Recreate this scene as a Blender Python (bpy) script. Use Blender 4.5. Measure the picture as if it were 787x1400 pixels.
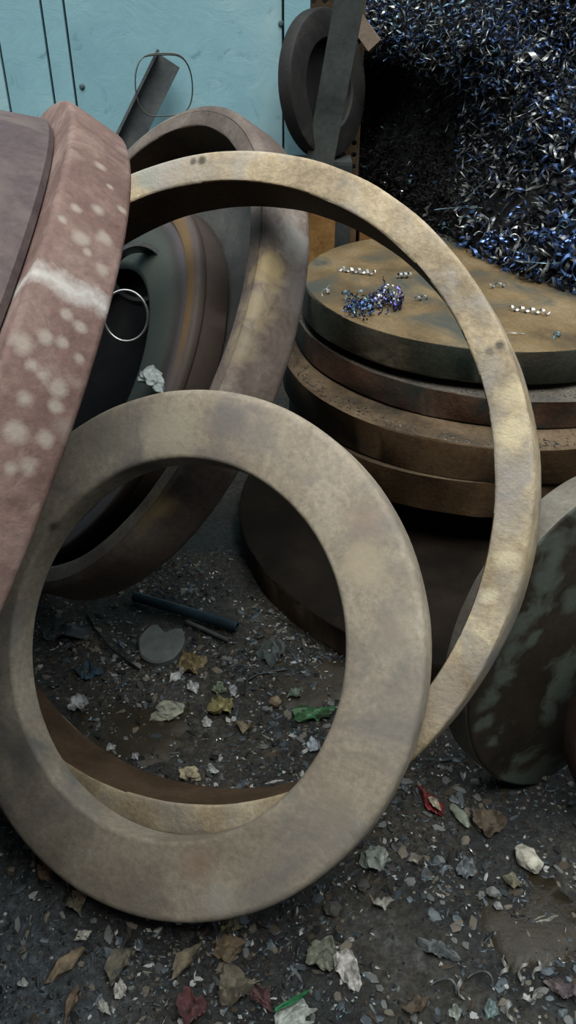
import bpy, bmesh, math, random
import numpy as np
from mathutils import Vector, Matrix, noise as mnoise

for o in list(bpy.data.objects):
    bpy.data.objects.remove(o)
scene = bpy.context.scene
COL = scene.collection
random.seed(7)
rng = np.random.default_rng(7)

# ------------------------------------------------------------ camera
F, PITCH, CAMH = 1120.0, 34.0, 1.3
cam_d = bpy.data.cameras.new('camera')
cam = bpy.data.objects.new('camera', cam_d)
COL.objects.link(cam)
cam_d.sensor_fit = 'VERTICAL'
cam_d.sensor_height = 24.0
cam_d.lens = 24.0 * F / 1400.0
cam.location = (0, 0, CAMH)
cam.rotation_euler = (math.radians(90 - PITCH), 0, 0)
cam_d.clip_start = 0.02
scene.camera = cam

# ------------------------------------------------------------ sky light
world = bpy.data.worlds.new('world')
scene.world = world
world.use_nodes = True
wn, wl = world.node_tree.nodes, world.node_tree.links
wn.clear()
w_out = wn.new('ShaderNodeOutputWorld')
w_bg = wn.new('ShaderNodeBackground')
w_tc = wn.new('ShaderNodeTexCoord')
w_sep = wn.new('ShaderNodeSeparateXYZ')
w_ramp = wn.new('ShaderNodeValToRGB')
wl.new(w_tc.outputs['Generated'], w_sep.inputs[0])
wl.new(w_sep.outputs['Z'], w_ramp.inputs[0])
wl.new(w_ramp.outputs[0], w_bg.inputs[0])
wl.new(w_bg.outputs[0], w_out.inputs[0])
# overcast sky over a closed-in yard: dark skyline, brightest overhead
for e_ in (0.35, 0.7):
    w_ramp.color_ramp.elements.new(e_)
for e_, (p_, c_) in zip(w_ramp.color_ramp.elements, ((0.0, (0.010, 0.012, 0.013)), (0.35, (0.085, 0.093, 0.096)), (0.7, (0.80, 0.85, 0.85)), (1.0, (2.1, 2.2, 2.2)))):
    e_.position = p_
    e_.color = (*c_, 1)
w_bg.inputs[1].default_value = 1.0

sun_d = bpy.data.lights.new('sun', 'SUN')
sun_d.energy = 1.5
sun_d.angle = math.radians(35)
sun_d.color = (1.0, 0.95, 0.85)
sun = bpy.data.objects.new('sun', sun_d)
COL.objects.link(sun)
sun.rotation_euler = (math.radians(27), math.radians(6), 0)
sun.location = (0, -2, 4)

vs = scene.view_settings
vs.view_transform = 'Standard'
vs.look = 'None'
vs.exposure = 1.08
vs.gamma = 1.0
vs.use_curve_mapping = False

# ------------------------------------------------------------ pixel helpers
_p = math.radians(PITCH)
FW = Vector((0, math.cos(_p), -math.sin(_p)))
UP = Vector((0, math.sin(_p), math.cos(_p)))
RT = Vector((1, 0, 0))
EYE = Vector((0, 0, CAMH))


def ray(px, py):
    return FW * F + RT * (px - 393.5) + UP * (700 - py)


def at_z(px, py, z=0.0):
    d = ray(px, py)
    return EYE + d * ((z - CAMH) / d.z)


def at_y(px, py, y):
    d = ray(px, py)
    return EYE + d * (y / d.y)


def axis(az, el):
    az, el = math.radians(az), math.radians(el)
    return Vector((-math.sin(az) * math.cos(el), -math.cos(az) * math.cos(el), math.sin(el)))


# ------------------------------------------------------------ materials
def ramp(nt, stops, mode='LINEAR'):
    n = nt.nodes.new('ShaderNodeValToRGB')
    cr = n.color_ramp
    cr.interpolation = mode
    while len(cr.elements) < len(stops):
        cr.elements.new(0.5)
    for e, (p, c) in zip(cr.elements, stops):
        e.position = p
        e.color = (*c, 1) if len(c) == 3 else c
    return n


def noise_n(nt, scale, detail=6, rough=0.6, dist=0.0, vec=None, loc=None, sc=None):
    n = nt.nodes.new('ShaderNodeTexNoise')
    n.inputs['Scale'].default_value = scale
    n.inputs['Detail'].default_value = detail
    n.inputs['Roughness'].default_value = rough
    n.inputs['Distortion'].default_value = dist
    m = nt.nodes.new('ShaderNodeMapping')
    if loc:
        m.inputs['Location'].default_value = loc
    if sc:
        m.inputs['Scale'].default_value = sc
    nt.links.new(vec, m.inputs[0])
    nt.links.new(m.outputs[0], n.inputs['Vector'])
    return n


def mixc(nt, fac, a, b, mode='MIX'):
    n = nt.nodes.new('ShaderNodeMix')
    n.data_type = 'RGBA'
    n.blend_type = mode
    for sock, v in ((n.inputs[0], fac), (n.inputs[6], a), (n.inputs[7], b)):
        if hasattr(v, 'is_output'):
            nt.links.new(v, sock)
        elif isinstance(v, (int, float)):
            sock.default_value = v
        else:
            sock.default_value = (*v, 1)
    return n.outputs[2]


def math_n(nt, op, a, b=None, clamp=False):
    n = nt.nodes.new('ShaderNodeMath')
    n.operation = op
    n.use_clamp = clamp
    for i, v in enumerate((a, b)):
        if v is None:
            continue
        if hasattr(v, 'is_output'):
            nt.links.new(v, n.inputs[i])
        else:
            n.inputs[i].default_value = v
    return n.outputs[0]


def new_mat(name):
    m = bpy.data.materials.new(name)
    m.use_nodes = True
    nt = m.node_tree
    b = nt.nodes['Principled BSDF']
    tc = nt.nodes.new('ShaderNodeTexCoord')
    return m, nt, b, tc.outputs['Object']


SEED = [0]


def steel(name, dark, mid, light, scale=5.0, rough=(0.55, 0.85), bump=0.25, metallic=0.0,
          spots=None, patch=None, extra=None, spec=0.35, fine=90):
    """rusty steel: broad mottling, fine grain, optional pale spots and a second patch colour"""
    SEED[0] += 3.7
    s = SEED[0]
    m, nt, b, vec = new_mat(name)
    n1 = noise_n(nt, scale, 8, 0.62, 0.3, vec, (s, s * 0.7, s * 0.3))
    r1 = ramp(nt, [(0.30, dark), (0.50, mid), (0.68, light)])
    nt.links.new(n1.outputs[0], r1.inputs[0])
    col = r1.outputs[0]
    n2 = noise_n(nt, fine, 5, 0.7, 0, vec, (s * 0.2, s, s))
    r2 = ramp(nt, [(0.3, (0.72, 0.72, 0.72)), (0.7, (1.18, 1.17, 1.15))])
    nt.links.new(n2.outputs[0], r2.inputs[0])
    col = mixc(nt, 1.0, col, r2.outputs[0], 'MULTIPLY')
    if patch:
        pc, psc, lo, hi = patch
        n3 = noise_n(nt, psc, 5, 0.6, 0.8, vec, (s * 1.3, s * 0.1, s))
        r3 = ramp(nt, [(lo, (0, 0, 0)), (hi, (1, 1, 1))])
        nt.links.new(n3.outputs[0], r3.inputs[0])
        col = mixc(nt, r3.outputs[0], col, pc)
    if spots:
        sc_, ssz, samt = spots[0], spots[1], spots[2]
        w = noise_n(nt, 14, 3, 0.5, 0, vec, (s, 0, 0))
        add = nt.nodes.new('ShaderNodeVectorMath')
        add.operation = 'MULTIPLY_ADD'
        nt.links.new(w.outputs['Color'], add.inputs[0])
        add.inputs[1].default_value = (0.05, 0.05, 0.05)
        nt.links.new(vec, add.inputs[2])
        v = nt.nodes.new('ShaderNodeTexVoronoi')
        v.inputs['Scale'].default_value = ssz
        nt.links.new(add.outputs[0], v.inputs['Vector'])
        vr = ramp(nt, [(0.06, (1, 1, 1)), (0.30, (0, 0, 0))])
        nt.links.new(v.outputs['Distance'], vr.inputs[0])
        vk = math_n(nt, 'MULTIPLY', vr.outputs[0], samt)
        vg = nt.nodes.new('ShaderNodeSeparateColor')
        nt.links.new(v.outputs['Color'], vg.inputs[0])
        keep = ramp(nt, [(0.30, (0, 0, 0)), (0.5, (1, 1, 1))])
        nt.links.new(vg.outputs[0], keep.inputs[0])
        vk = math_n(nt, 'MULTIPLY', vk, keep.outputs[0])
        col = mixc(nt, vk, col, sc_)
    if extra:
        col = extra(nt, vec, col)
    nt.links.new(col, b.inputs['Base Color'])
    rr = ramp(nt, [(0.3, (rough[0],) * 3), (0.7, (rough[1],) * 3)])
    nt.links.new(n1.outputs[0], rr.inputs[0])
    nt.links.new(rr.outputs[0], b.inputs['Roughness'])
    b.inputs['Metallic'].default_value = metallic
    b.inputs['Specular IOR Level'].default_value = spec
    bp = nt.nodes.new('ShaderNodeBump')
    bp.inputs['Strength'].default_value = bump
    bp.inputs['Distance'].default_value = 0.004
    hsum = math_n(nt, 'ADD', n2.outputs[0], math_n(nt, 'MULTIPLY', n1.outputs[0], 2.0))
    nt.links.new(hsum, bp.inputs['Height'])
    nt.links.new(bp.outputs[0], b.inputs['Normal'])
    return m


def plain(name, c, rough=0.6, metallic=0.0, var=0.25, scale=40, spec=0.4, transmission=0.0):
    SEED[0] += 1.9
    s = SEED[0]
    m, nt, b, vec = new_mat(name)
    n1 = noise_n(nt, scale, 4, 0.6, 0, vec, (s, s, s))
    lo = tuple(max(0, v * (1 - var)) for v in c)
    hi = tuple(min(1, v * (1 + var)) for v in c)
    r1 = ramp(nt, [(0.3, lo), (0.7, hi)])
    nt.links.new(n1.outputs[0], r1.inputs[0])
    nt.links.new(r1.outputs[0], b.inputs['Base Color'])
    b.inputs['Roughness'].default_value = rough
    b.inputs['Metallic'].default_value = metallic
    b.inputs['Specular IOR Level'].default_value = spec
    b.inputs['Transmission Weight'].default_value = transmission
    bp = nt.nodes.new('ShaderNodeBump')
    bp.inputs['Strength'].default_value = 0.15
    bp.inputs['Distance'].default_value = 0.002
    nt.links.new(n1.outputs[0], bp.inputs['Height'])
    nt.links.new(bp.outputs[0], b.inputs['Normal'])
    return m


def chalk_band(theta, width):
    """pale chalk stroke across the rim at a given angle (object axis = Z)"""
    def f(nt, vec, col):
        sp = nt.nodes.new('ShaderNodeSeparateXYZ')
        nt.links.new(vec, sp.inputs[0])
        ang = math_n(nt, 'ARCTAN2', sp.outputs[1], sp.outputs[0])
        nz = noise_n(nt, 22, 4, 0.7, 0, vec)
        wob = math_n(nt, 'MULTIPLY', math_n(nt, 'SUBTRACT', nz.outputs[0], 0.5), width * 3.2)
        d = math_n(nt, 'ABSOLUTE', math_n(nt, 'ADD', math_n(nt, 'SUBTRACT', ang, theta), wob))
        r = ramp(nt, [(0.0, (1, 1, 1)), (1.0, (0, 0, 0))])
        nt.links.new(math_n(nt, 'DIVIDE', d, width), r.inputs[0])
        k = math_n(nt, 'MULTIPLY', r.outputs[0], 0.9)
        return mixc(nt, k, col, (0.58, 0.57, 0.54))
    return f


def marks(M, items, nscale=30, namp=1.6):
    """stains, gouges and painted highlights: items of (world point, radius, stretch axis or None, colour, strength), M the object's matrix"""
    Mi = M.inverted()
    loc = [(Mi @ p_, r_, c_, k_) for p_, r_, c_, k_ in items]
    def f(nt, vec, col):
        nz = noise_n(nt, nscale, 5, 0.65, 0.6, vec)
        for p_, r_, c_, k_ in loc:
            sub = nt.nodes.new('ShaderNodeVectorMath')
            sub.operation = 'DISTANCE'
            nt.links.new(vec, sub.inputs[0])
            sub.inputs[1].default_value = p_
            d = math_n(nt, 'DIVIDE', sub.outputs['Value'], r_)
            d = math_n(nt, 'ADD', d, math_n(nt, 'MULTIPLY', math_n(nt, 'SUBTRACT', nz.outputs[0], 0.5), namp))
            rm = ramp(nt, [(0.35, (k_,) * 3), (1.0, (0, 0, 0))])
            nt.links.new(d, rm.inputs[0])
            col = mixc(nt, rm.outputs[0], col, c_)
        return col
    return f


def on_plane(px, py, C, a):
    d = ray(px, py)
    return EYE + d * ((Vector(C) - EYE).dot(a) / d.dot(a))


def on_cyl(px, py, C, a, R):
    """nearest hit of the pixel ray on a cylinder of radius R round the axis a through C"""
    d = ray(px, py).normalized()
    o_ = EYE - Vector(C)
    dp, op = d - a * d.dot(a), o_ - a * o_.dot(a)
    A, B, Cc = dp.dot(dp), 2 * dp.dot(op), op.dot(op) - R * R
    t = (-B - math.sqrt(max(0, B * B - 4 * A * Cc))) / (2 * A)
    return EYE + d * t


# ------------------------------------------------------------ mesh helpers
def link(name, me, mat=None, parent=None):
    o = bpy.data.objects.new(name, me)
    COL.objects.link(o)
    if mat is not None:
        me.materials.append(mat)
    if parent is not None:
        o.parent = parent
    return o


def tag(o, label=None, cat=None, group=None, kind=None):
    if label:
        o['label'] = label
    if cat:
        o['category'] = cat
    if group:
        o['group'] = group
    if kind:
        o['kind'] = kind
    return o


def smooth(me, angle=35):
    me.polygons.foreach_set('use_smooth', [True] * len(me.polygons))
    try:
        me.set_sharp_from_angle(angle=math.radians(angle))
    except Exception:
        pass
    me.update()


def axis_matrix(C, a):
    a = a.normalized()
    ref = Vector((0, 0, 1)) if abs(a.z) < 0.95 else Vector((1, 0, 0))
    u = ref.cross(a).normalized()
    v = a.cross(u)
    M = Matrix((u, v, a)).transposed().to_4x4()
    M.translation = Vector(C)
    return M


def lathe_mesh(name, profile, segs=160, wob=0.0, seed=0.0, closed=True, zwob=0.0):
    """profile: list of (r, z) going round the section; closed ring if no r == 0"""
    verts, faces = [], []
    n = len(profile)
    for i in range(segs):
        th = 2 * math.pi * i / segs
        c, s = math.cos(th), math.sin(th)
        for j, (r, z) in enumerate(profile):
            w = 1 + wob * mnoise.noise(Vector((c * 2.3 + seed, s * 2.3, j * 0.35))) \
                + wob * 0.5 * mnoise.noise(Vector((c * 9 + seed, s * 9, j * 0.6)))
            zz = z + zwob * mnoise.noise(Vector((c * 3 + seed + 9, s * 3, j * 0.2)))
            verts.append((r * w * c, r * w * s, zz))
    m = n if closed else n - 1
    for i in range(segs):
        i2 = (i + 1) % segs
        for j in range(m):
            j2 = (j + 1) % n
            faces.append((i * n + j, i * n + j2, i2 * n + j2, i2 * n + j))
    if not closed:
        faces.append([i * n for i in range(segs)][::-1])
        faces.append([i * n + n - 1 for i in range(segs)])
    me = bpy.data.meshes.new(name)
    me.from_pydata(verts, [], faces)
    bm = bmesh.new()
    bm.from_mesh(me)
    bmesh.ops.recalc_face_normals(bm, faces=bm.faces)
    bm.to_mesh(me)
    bm.free()
    smooth(me, 40)
    return me


def ring_profile(R, r, t, bo=0.006, bi=0.004, steps=3):
    """section of a ring, z = 0 front face, z = -t back face, rounded edges"""
    pts = []
    def corner(cr, cz, b, a0):
        for k in range(steps + 1):
            a = a0 + (math.pi / 2) * k / steps
            pts.append((cr + b * math.cos(a), cz + b * math.sin(a)))
    corner(R - bo, -bo, bo, 0)                    # outer front
    pts.append(((R * 2 + r) / 3, 0)); pts.append(((R + 2 * r) / 3, 0))
    corner(r + bi, -bi, bi, math.pi / 2)          # inner front
    corner(r + bi, -t + bi, bi, math.pi)          # inner back
    corner(R - bo, -t + bo, bo, 1.5 * math.pi)    # outer back
    return pts


def disc_profile(R, t, b=0.006, steps=3):
    pts = [(0.004, 0.0), (R * 0.5, 0.0)]
    for k in range(steps + 1):
        a = math.pi / 2 - (math.pi / 2) * k / steps
        pts.append((R - b + b * math.cos(a), -b + b * math.sin(a)))
    for k in range(steps + 1):
        a = -(math.pi / 2) * k / steps
        pts.append((R - b + b * math.cos(a), -t + b + b * math.sin(a)))
    pts += [(R * 0.5, -t), (0.004, -t)]
    return pts


def ring(name, C, a, R, r, t, mat, label, cat, bo=0.006, bi=0.004, wob=0.003, zwob=0.0, seed=1.0, group=None, bore=None):
    me = lathe_mesh(name, ring_profile(R, r, t, bo, bi), 176, wob, seed, True, zwob)
    o = link(name, me, mat)
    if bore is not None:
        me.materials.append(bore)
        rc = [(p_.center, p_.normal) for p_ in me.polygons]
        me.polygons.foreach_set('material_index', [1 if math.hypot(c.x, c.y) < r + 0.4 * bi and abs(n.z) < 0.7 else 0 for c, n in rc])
    o.matrix_world = axis_matrix(C, a)
    return tag(o, label, cat, group)


def disc(name, C, a, R, t, mat, label, cat, b=0.006, wob=0.003, zwob=0.0, seed=1.0, group=None, rim=None):
    me = lathe_mesh(name, disc_profile(R, t, b), 160, wob, seed, False, zwob)
    o = link(name, me, mat)
    if rim is not None:
        me.materials.append(rim)
        idx = [1 if len(p_.vertices) == 4 and abs(p_.normal.z) < 0.6 else 0 for p_ in me.polygons]
        me.polygons.foreach_set('material_index', idx)
    o.matrix_world = axis_matrix(C, a)
    return tag(o, label, cat, group)


def box_mesh(name, sx, sy, sz, bevel=0.003):
    bm = bmesh.new()
    bmesh.ops.create_cube(bm, size=1.0)
    bmesh.ops.scale(bm, vec=(sx, sy, sz), verts=bm.verts)
    if bevel:
        bmesh.ops.bevel(bm, geom=bm.edges[:], offset=bevel, segments=2, affect='EDGES', profile=0.7)
    me = bpy.data.meshes.new(name)
    bm.to_mesh(me)
    bm.free()
    return me


def tube_mesh(name, path, rad, sides=10, cap=True, hollow=0.0):
    bm = bmesh.new()
    rings = []
    n = len(path)
    prev = None
    def ringat(i, rr):
        nonlocal prev
        t = (path[min(i + 1, n - 1)] - path[max(i - 1, 0)]).normalized()
        ref = prev if prev is not None else (Vector((0, 0, 1)) if abs(t.z) < 0.9 else Vector((1, 0, 0)))
        x = (ref - t * ref.dot(t)).normalized()
        prev = x
        y = t.cross(x)
        return [bm.verts.new(path[i] + (x * math.cos(2 * math.pi * k / sides) + y * math.sin(2 * math.pi * k / sides)) * rr)
                for k in range(sides)]
    for i in range(n):
        rr = rad[i] if isinstance(rad, (list, tuple)) else rad
        rings.append(ringat(i, rr))
    for A, B in zip(rings, rings[1:]):
        for k in range(sides):
            bm.faces.new((A[k], A[(k + 1) % sides], B[(k + 1) % sides], B[k]))
    if hollow:
        prev = None
        inner = [ringat(i, hollow) for i in range(n)]
        for A, B in zip(inner, inner[1:]):
            for k in range(sides):
                bm.faces.new((A[k], B[k], B[(k + 1) % sides], A[(k + 1) % sides]))
        for A, B in ((inner[0], rings[0]), (rings[-1], inner[-1])):
            for k in range(sides):
                bm.faces.new((A[k], A[(k + 1) % sides], B[(k + 1) % sides], B[k]))
    elif cap:
        bm.faces.new(rings[0][::-1])
        bm.faces.new(rings[-1])
    bmesh.ops.recalc_face_normals(bm, faces=bm.faces)
    me = bpy.data.meshes.new(name)
    bm.to_mesh(me)
    bm.free()
    smooth(me, 50)
    return me


def fbm(x, y, z=0.0, o=4):
    s, a, f = 0.0, 1.0, 1.0
    for _ in range(o):
        s += a * mnoise.noise(Vector((x * f, y * f, z)))
        a *= 0.5
        f *= 2.1
    return s


# ============================================================ SETTING
SHADE_EDGE = -0.5
# ---- ground: trodden oily dirt
def ground_h(x, y):
    h = 0.006 * fbm(x * 3.1 + 4, y * 3.1, 0.3, 3) + 0.004 * fbm(x * 14, y * 14, 1.7, 3)
    return h


def make_ground():
    m, nt, b, vec = new_mat('oily_dirt')
    n1 = noise_n(nt, 3.2, 8, 0.65, 0.6, vec, (1.3, 0.2, 0))
    r1 = ramp(nt, [(0.30, (0.009, 0.010, 0.010)), (0.45, (0.028, 0.030, 0.029)), (0.56, (0.048, 0.044, 0.036)), (0.70, (0.080, 0.082, 0.080))])
    nt.links.new(n1.outputs[0], r1.inputs[0])
    n2 = noise_n(nt, 75, 5, 0.75, 0, vec)
    r2 = ramp(nt, [(0.32, (0.35, 0.36, 0.38)), (0.5, (0.95, 0.95, 0.95)), (0.66, (1.9, 2.0, 2.1)), (0.75, (3.4, 3.5, 3.6))])
    nt.links.new(n2.outputs[0], r2.inputs[0])
    col = mixc(nt, 1.0, r1.outputs[0], r2.outputs[0], 'MULTIPLY')
    # blue-grey fine gravel towards the near left
    sp = nt.nodes.new('ShaderNodeSeparateXYZ')
    nt.links.new(vec, sp.inputs[0])
    k = math_n(nt, 'ADD', math_n(nt, 'MULTIPLY', sp.outputs[0], -2.2), math_n(nt, 'MULTIPLY', sp.outputs[1], -1.6))
    k = math_n(nt, 'ADD', k, math_n(nt, 'MULTIPLY', n1.outputs[0], 1.2))
    rk = ramp(nt, [(0.0, (0, 0, 0)), (0.55, (1, 1, 1))])
    nt.links.new(k, rk.inputs[0])
    grav = mixc(nt, 1.0, (0.075, 0.088, 0.098), r2.outputs[0], 'MULTIPLY')
    col = mixc(nt, rk.outputs[0], col, grav)
    nt.links.new(col, b.inputs['Base Color'])
    rr = ramp(nt, [(0.35, (0.28,) * 3), (0.6, (0.75,) * 3)])
    nt.links.new(n1.outputs[0], rr.inputs[0])
    nt.links.new(rr.outputs[0], b.inputs['Roughness'])
    bp = nt.nodes.new('ShaderNodeBump')
    bp.inputs['Strength'].default_value = 0.9
    bp.inputs['Distance'].default_value = 0.008
    nt.links.new(n2.outputs[0], bp.inputs['Height'])
    nt.links.new(bp.outputs[0], b.inputs['Normal'])
    # grid, fine in front of the camera, coarse further out
    xs = np.concatenate([np.linspace(-4, -1.3, 12), np.linspace(-1.25, 1.25, 170), np.linspace(1.3, 4, 12)])
    ys = np.concatenate([np.linspace(-4, 0.2, 14), np.linspace(0.25, 2.1, 150), np.linspace(2.15, 4.0, 20)])
    verts = [(x, y, ground_h(x, y)) for y in ys for x in xs]
    nx = len(xs)
    faces = [(j * nx + i, j * nx + i + 1, (j + 1) * nx + i + 1, (j + 1) * nx + i)
             for j in range(len(ys) - 1) for i in range(nx - 1)]
    me = bpy.data.meshes.new('floor')
    me.from_pydata(verts, [], faces)
    smooth(me, 80)
    o = link('floor', me, m)
    tag(o, 'dark oily dirt yard littered with metal chips', 'ground', kind='structure')
    return o


make_ground()


# ---- wet brown mud
def puddle(px, py, sx, sy, seed, mat, label):
    c = at_z(px, py, 0)
    n = 72
    verts = []
    prof = ((1.0, -0.012), (0.93, 0.0), (0.6, 0.0024), (0.25, 0.0032))
    for i in range(n):
        th = 2 * math.pi * i / n
        rr = 1 + 0.30 * mnoise.noise(Vector((math.cos(th) * 1.6 + seed, math.sin(th) * 1.6, 0))) \
            + 0.16 * mnoise.noise(Vector((math.cos(th) * 5 + seed, math.sin(th) * 5, 3)))
        for k, zz in prof:
            verts.append((c.x + sx * rr * k * math.cos(th), c.y + sy * rr * k * math.sin(th), zz))
    L = len(prof)
    faces = [(i * L + k, ((i + 1) % n) * L + k, ((i + 1) % n) * L + k + 1, i * L + k + 1) for i in range(n) for k in range(L - 1)]
    faces.append([i * L + L - 1 for i in range(n)])
    me = bpy.data.meshes.new('mud_patch')
    me.from_pydata(verts, [], faces)
    smooth(me, 60)
    o = link('mud_patch', me, mat)
    tag(o, label, 'mud', kind='stuff')


M_mud = steel('wet_mud', (0.018, 0.015, 0.009), (0.036, 0.029, 0.017), (0.052, 0.043, 0.027), 6, (0.28, 0.55), 0.5, spec=0.4, fine=60)
puddle(725, 1255, 0.085, 0.095, 2.1, M_mud, 'wet brown mud patch near the right edge of the yard')
puddle(170, 1000, 0.14, 0.10, 5.3, M_mud, 'wet olive brown mud seen through the front ring, at lower left')
puddle(420, 930, 0.12, 0.09, 8.9, M_mud, 'wet brown mud seen through the front ring, at right')

# ---- blue sheet-metal wall
WALL_Y = 2.9
M_blue, nt, b, vec = new_mat('blue_paint')
n1 = noise_n(nt, 2.0, 6, 0.6, 0.5, vec, (0.4, 2.0, 0.8))
r1 = ramp(nt, [(0.30, (0.24, 0.47, 0.57)), (0.52, (0.32, 0.59, 0.69)), (0.70, (0.48, 0.71, 0.77))])
nt.links.new(n1.outputs[0], r1.inputs[0])
n2 = noise_n(nt, 11, 6, 0.7, 1.2, vec, (3, 0, 1))
r2 = ramp(nt, [(0.27, (0.62, 0.66, 0.66)), (0.42, (1, 1, 1))])
nt.links.new(n2.outputs[0], r2.inputs[0])
nt.links.new(mixc(nt, 1.0, r1.outputs[0], r2.outputs[0], 'MULTIPLY'), b.inputs['Base Color'])
b.inputs['Roughness'].default_value = 0.55
bp = nt.nodes.new('ShaderNodeBump')
bp.inputs['Strength'].default_value = 0.2
bp.inputs['Distance'].default_value = 0.01
nt.links.new(n2.outputs[0], bp.inputs['Height'])
nt.links.new(bp.outputs[0], b.inputs['Normal'])
M_darkwall = steel('dark_wall', (0.012, 0.012, 0.012), (0.025, 0.022, 0.020), (0.05, 0.042, 0.035), 4, (0.7, 0.9))

wall = link('wall_back', box_mesh('wall_back', 5.2, 0.04, 3.2, 0), plain('wall_core', (0.05, 0.08, 0.09), 0.8))
wall.location = (0.07 - 2.6, WALL_Y + 0.035, 1.5)
tag(wall, 'pale blue sheet-metal wall behind the scrap', 'wall', kind='structure')
edges = [0.07 - 5.2] + [at_y(px, 100, WALL_Y).x for px in (-320, 7, 70, 100, 387)] + [0.07]
for i, (x0, x1) in enumerate(zip(edges, edges[1:])):
    th = 0.022 if i < len(edges) - 2 else 0.045
    p = link('panel', box_mesh('panel', x1 - x0 - 0.007, th, 3.15, 0.003), M_blue)
    p.location = ((x0 + x1) / 2, WALL_Y + 0.012 - th / 2, 1.5)
    p.parent = wall
    p.matrix_parent_inverse = wall.matrix_basis.inverted()
for px, py in ((112, 118), (384, 32)):
    q = at_y(px, py, WALL_Y - 0.012)
    r = link('rivet', lathe_mesh('rivet', [(0.0008, 0.005), (0.006, 0.004), (0.009, 0.0), (0.009, -0.006), (0.0008, -0.006)], 16, closed=False), plain('rivet_grey', (0.10, 0.16, 0.18), 0.5))
    r.location = (q.x, q.y, q.z)
    r.rotation_euler = (math.radians(90), 0, 0)
    r.parent = wall
    r.matrix_parent_inverse = wall.matrix_basis.inverted()
w2 = link('wall_right', box_mesh('wall_right', 4.0, 0.06, 3.2, 0), M_darkwall)
w2.location = (0.07 + 2.0, 3.55, 1.5)
tag(w2, 'dark wall behind the heap of metal shavings', 'wall', kind='structure')

# ---- slab added overhead, out of view, to shade the near end
shade_slab = link('overhead_shade', box_mesh('overhead_shade', 8.0, 3.7, 0.08, 0.01), plain('shade_slab_grey', (0.12, 0.12, 0.12), 0.8))
shade_slab.location = (0, SHADE_EDGE - 1.85, 3.0)
tag(shade_slab, 'unseen slab added overhead to shade the near end of the yard', 'shade_slab', kind='structure')

# ============================================================ BIG RINGS
CF, aF = Vector((-0.201, 0.986, 0.377)), axis(28.5, 39.0)
CH, aH = Vector((-0.188, 1.193, 0.548)), axis(27.7, 34.6)
mf = [(on_plane(x_, y_, CF, aF), r_, c_, k_) for x_, y_, r_, c_, k_ in (
    (312, 572, 0.055, (0.20, 0.19, 0.185), 0.75), (350, 590, 0.05, (0.22, 0.20, 0.19), 0.6), (150, 600, 0.06, (0.24, 0.23, 0.20), 0.6),
    (495, 770, 0.05, (0.50, 0.43, 0.31), 0.7), (500, 715, 0.04, (0.36, 0.28, 0.23), 0.6), (230, 590, 0.06, (0.47, 0.43, 0.34), 0.6),
    (540, 860, 0.04, (0.40, 0.34, 0.27), 0.5), (270, 1180, 0.035, (0.34, 0.22, 0.16), 0.5), (300, 1235, 0.03, (0.42, 0.41, 0.37), 0.6),
    (40, 1040, 0.05, (0.17, 0.165, 0.155), 0.6), (455, 1100, 0.05, (0.36, 0.30, 0.23), 0.5), (200, 1230, 0.07, (0.19, 0.165, 0.14), 0.5),
    (75, 722, 0.018, (0.05, 0.045, 0.04), 0.8))]
M_front = steel('ring_tan_grey', (0.23, 0.192, 0.150), (0.39, 0.338, 0.268), (0.54, 0.485, 0.39), 4.0, (0.6, 0.85), 0.22,
                patch=((0.235, 0.22, 0.205), 5.5, 0.52, 0.68), extra=marks(axis_matrix(CF, aF), mf))
mh = [(on_plane(x_, y_, CH, aH), r_, c_, k_) for x_, y_, r_, c_, k_ in (  # pale yellow items are highlights painted into the colour
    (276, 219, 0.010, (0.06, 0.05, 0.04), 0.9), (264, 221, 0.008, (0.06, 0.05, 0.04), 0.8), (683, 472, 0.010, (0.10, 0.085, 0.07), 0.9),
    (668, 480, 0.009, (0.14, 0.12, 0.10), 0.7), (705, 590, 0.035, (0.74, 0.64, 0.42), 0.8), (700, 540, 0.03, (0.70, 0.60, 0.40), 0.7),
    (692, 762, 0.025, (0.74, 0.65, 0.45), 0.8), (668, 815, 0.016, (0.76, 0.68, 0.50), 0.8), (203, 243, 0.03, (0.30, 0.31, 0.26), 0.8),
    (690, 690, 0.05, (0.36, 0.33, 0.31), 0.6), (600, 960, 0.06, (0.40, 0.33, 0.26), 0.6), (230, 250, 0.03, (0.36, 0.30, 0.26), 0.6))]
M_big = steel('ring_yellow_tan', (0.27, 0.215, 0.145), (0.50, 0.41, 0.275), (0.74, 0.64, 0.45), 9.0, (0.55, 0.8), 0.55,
              patch=((0.37, 0.35, 0.325), 6.0, 0.50, 0.66), extra=marks(axis_matrix(CH, aH), mh))

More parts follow.
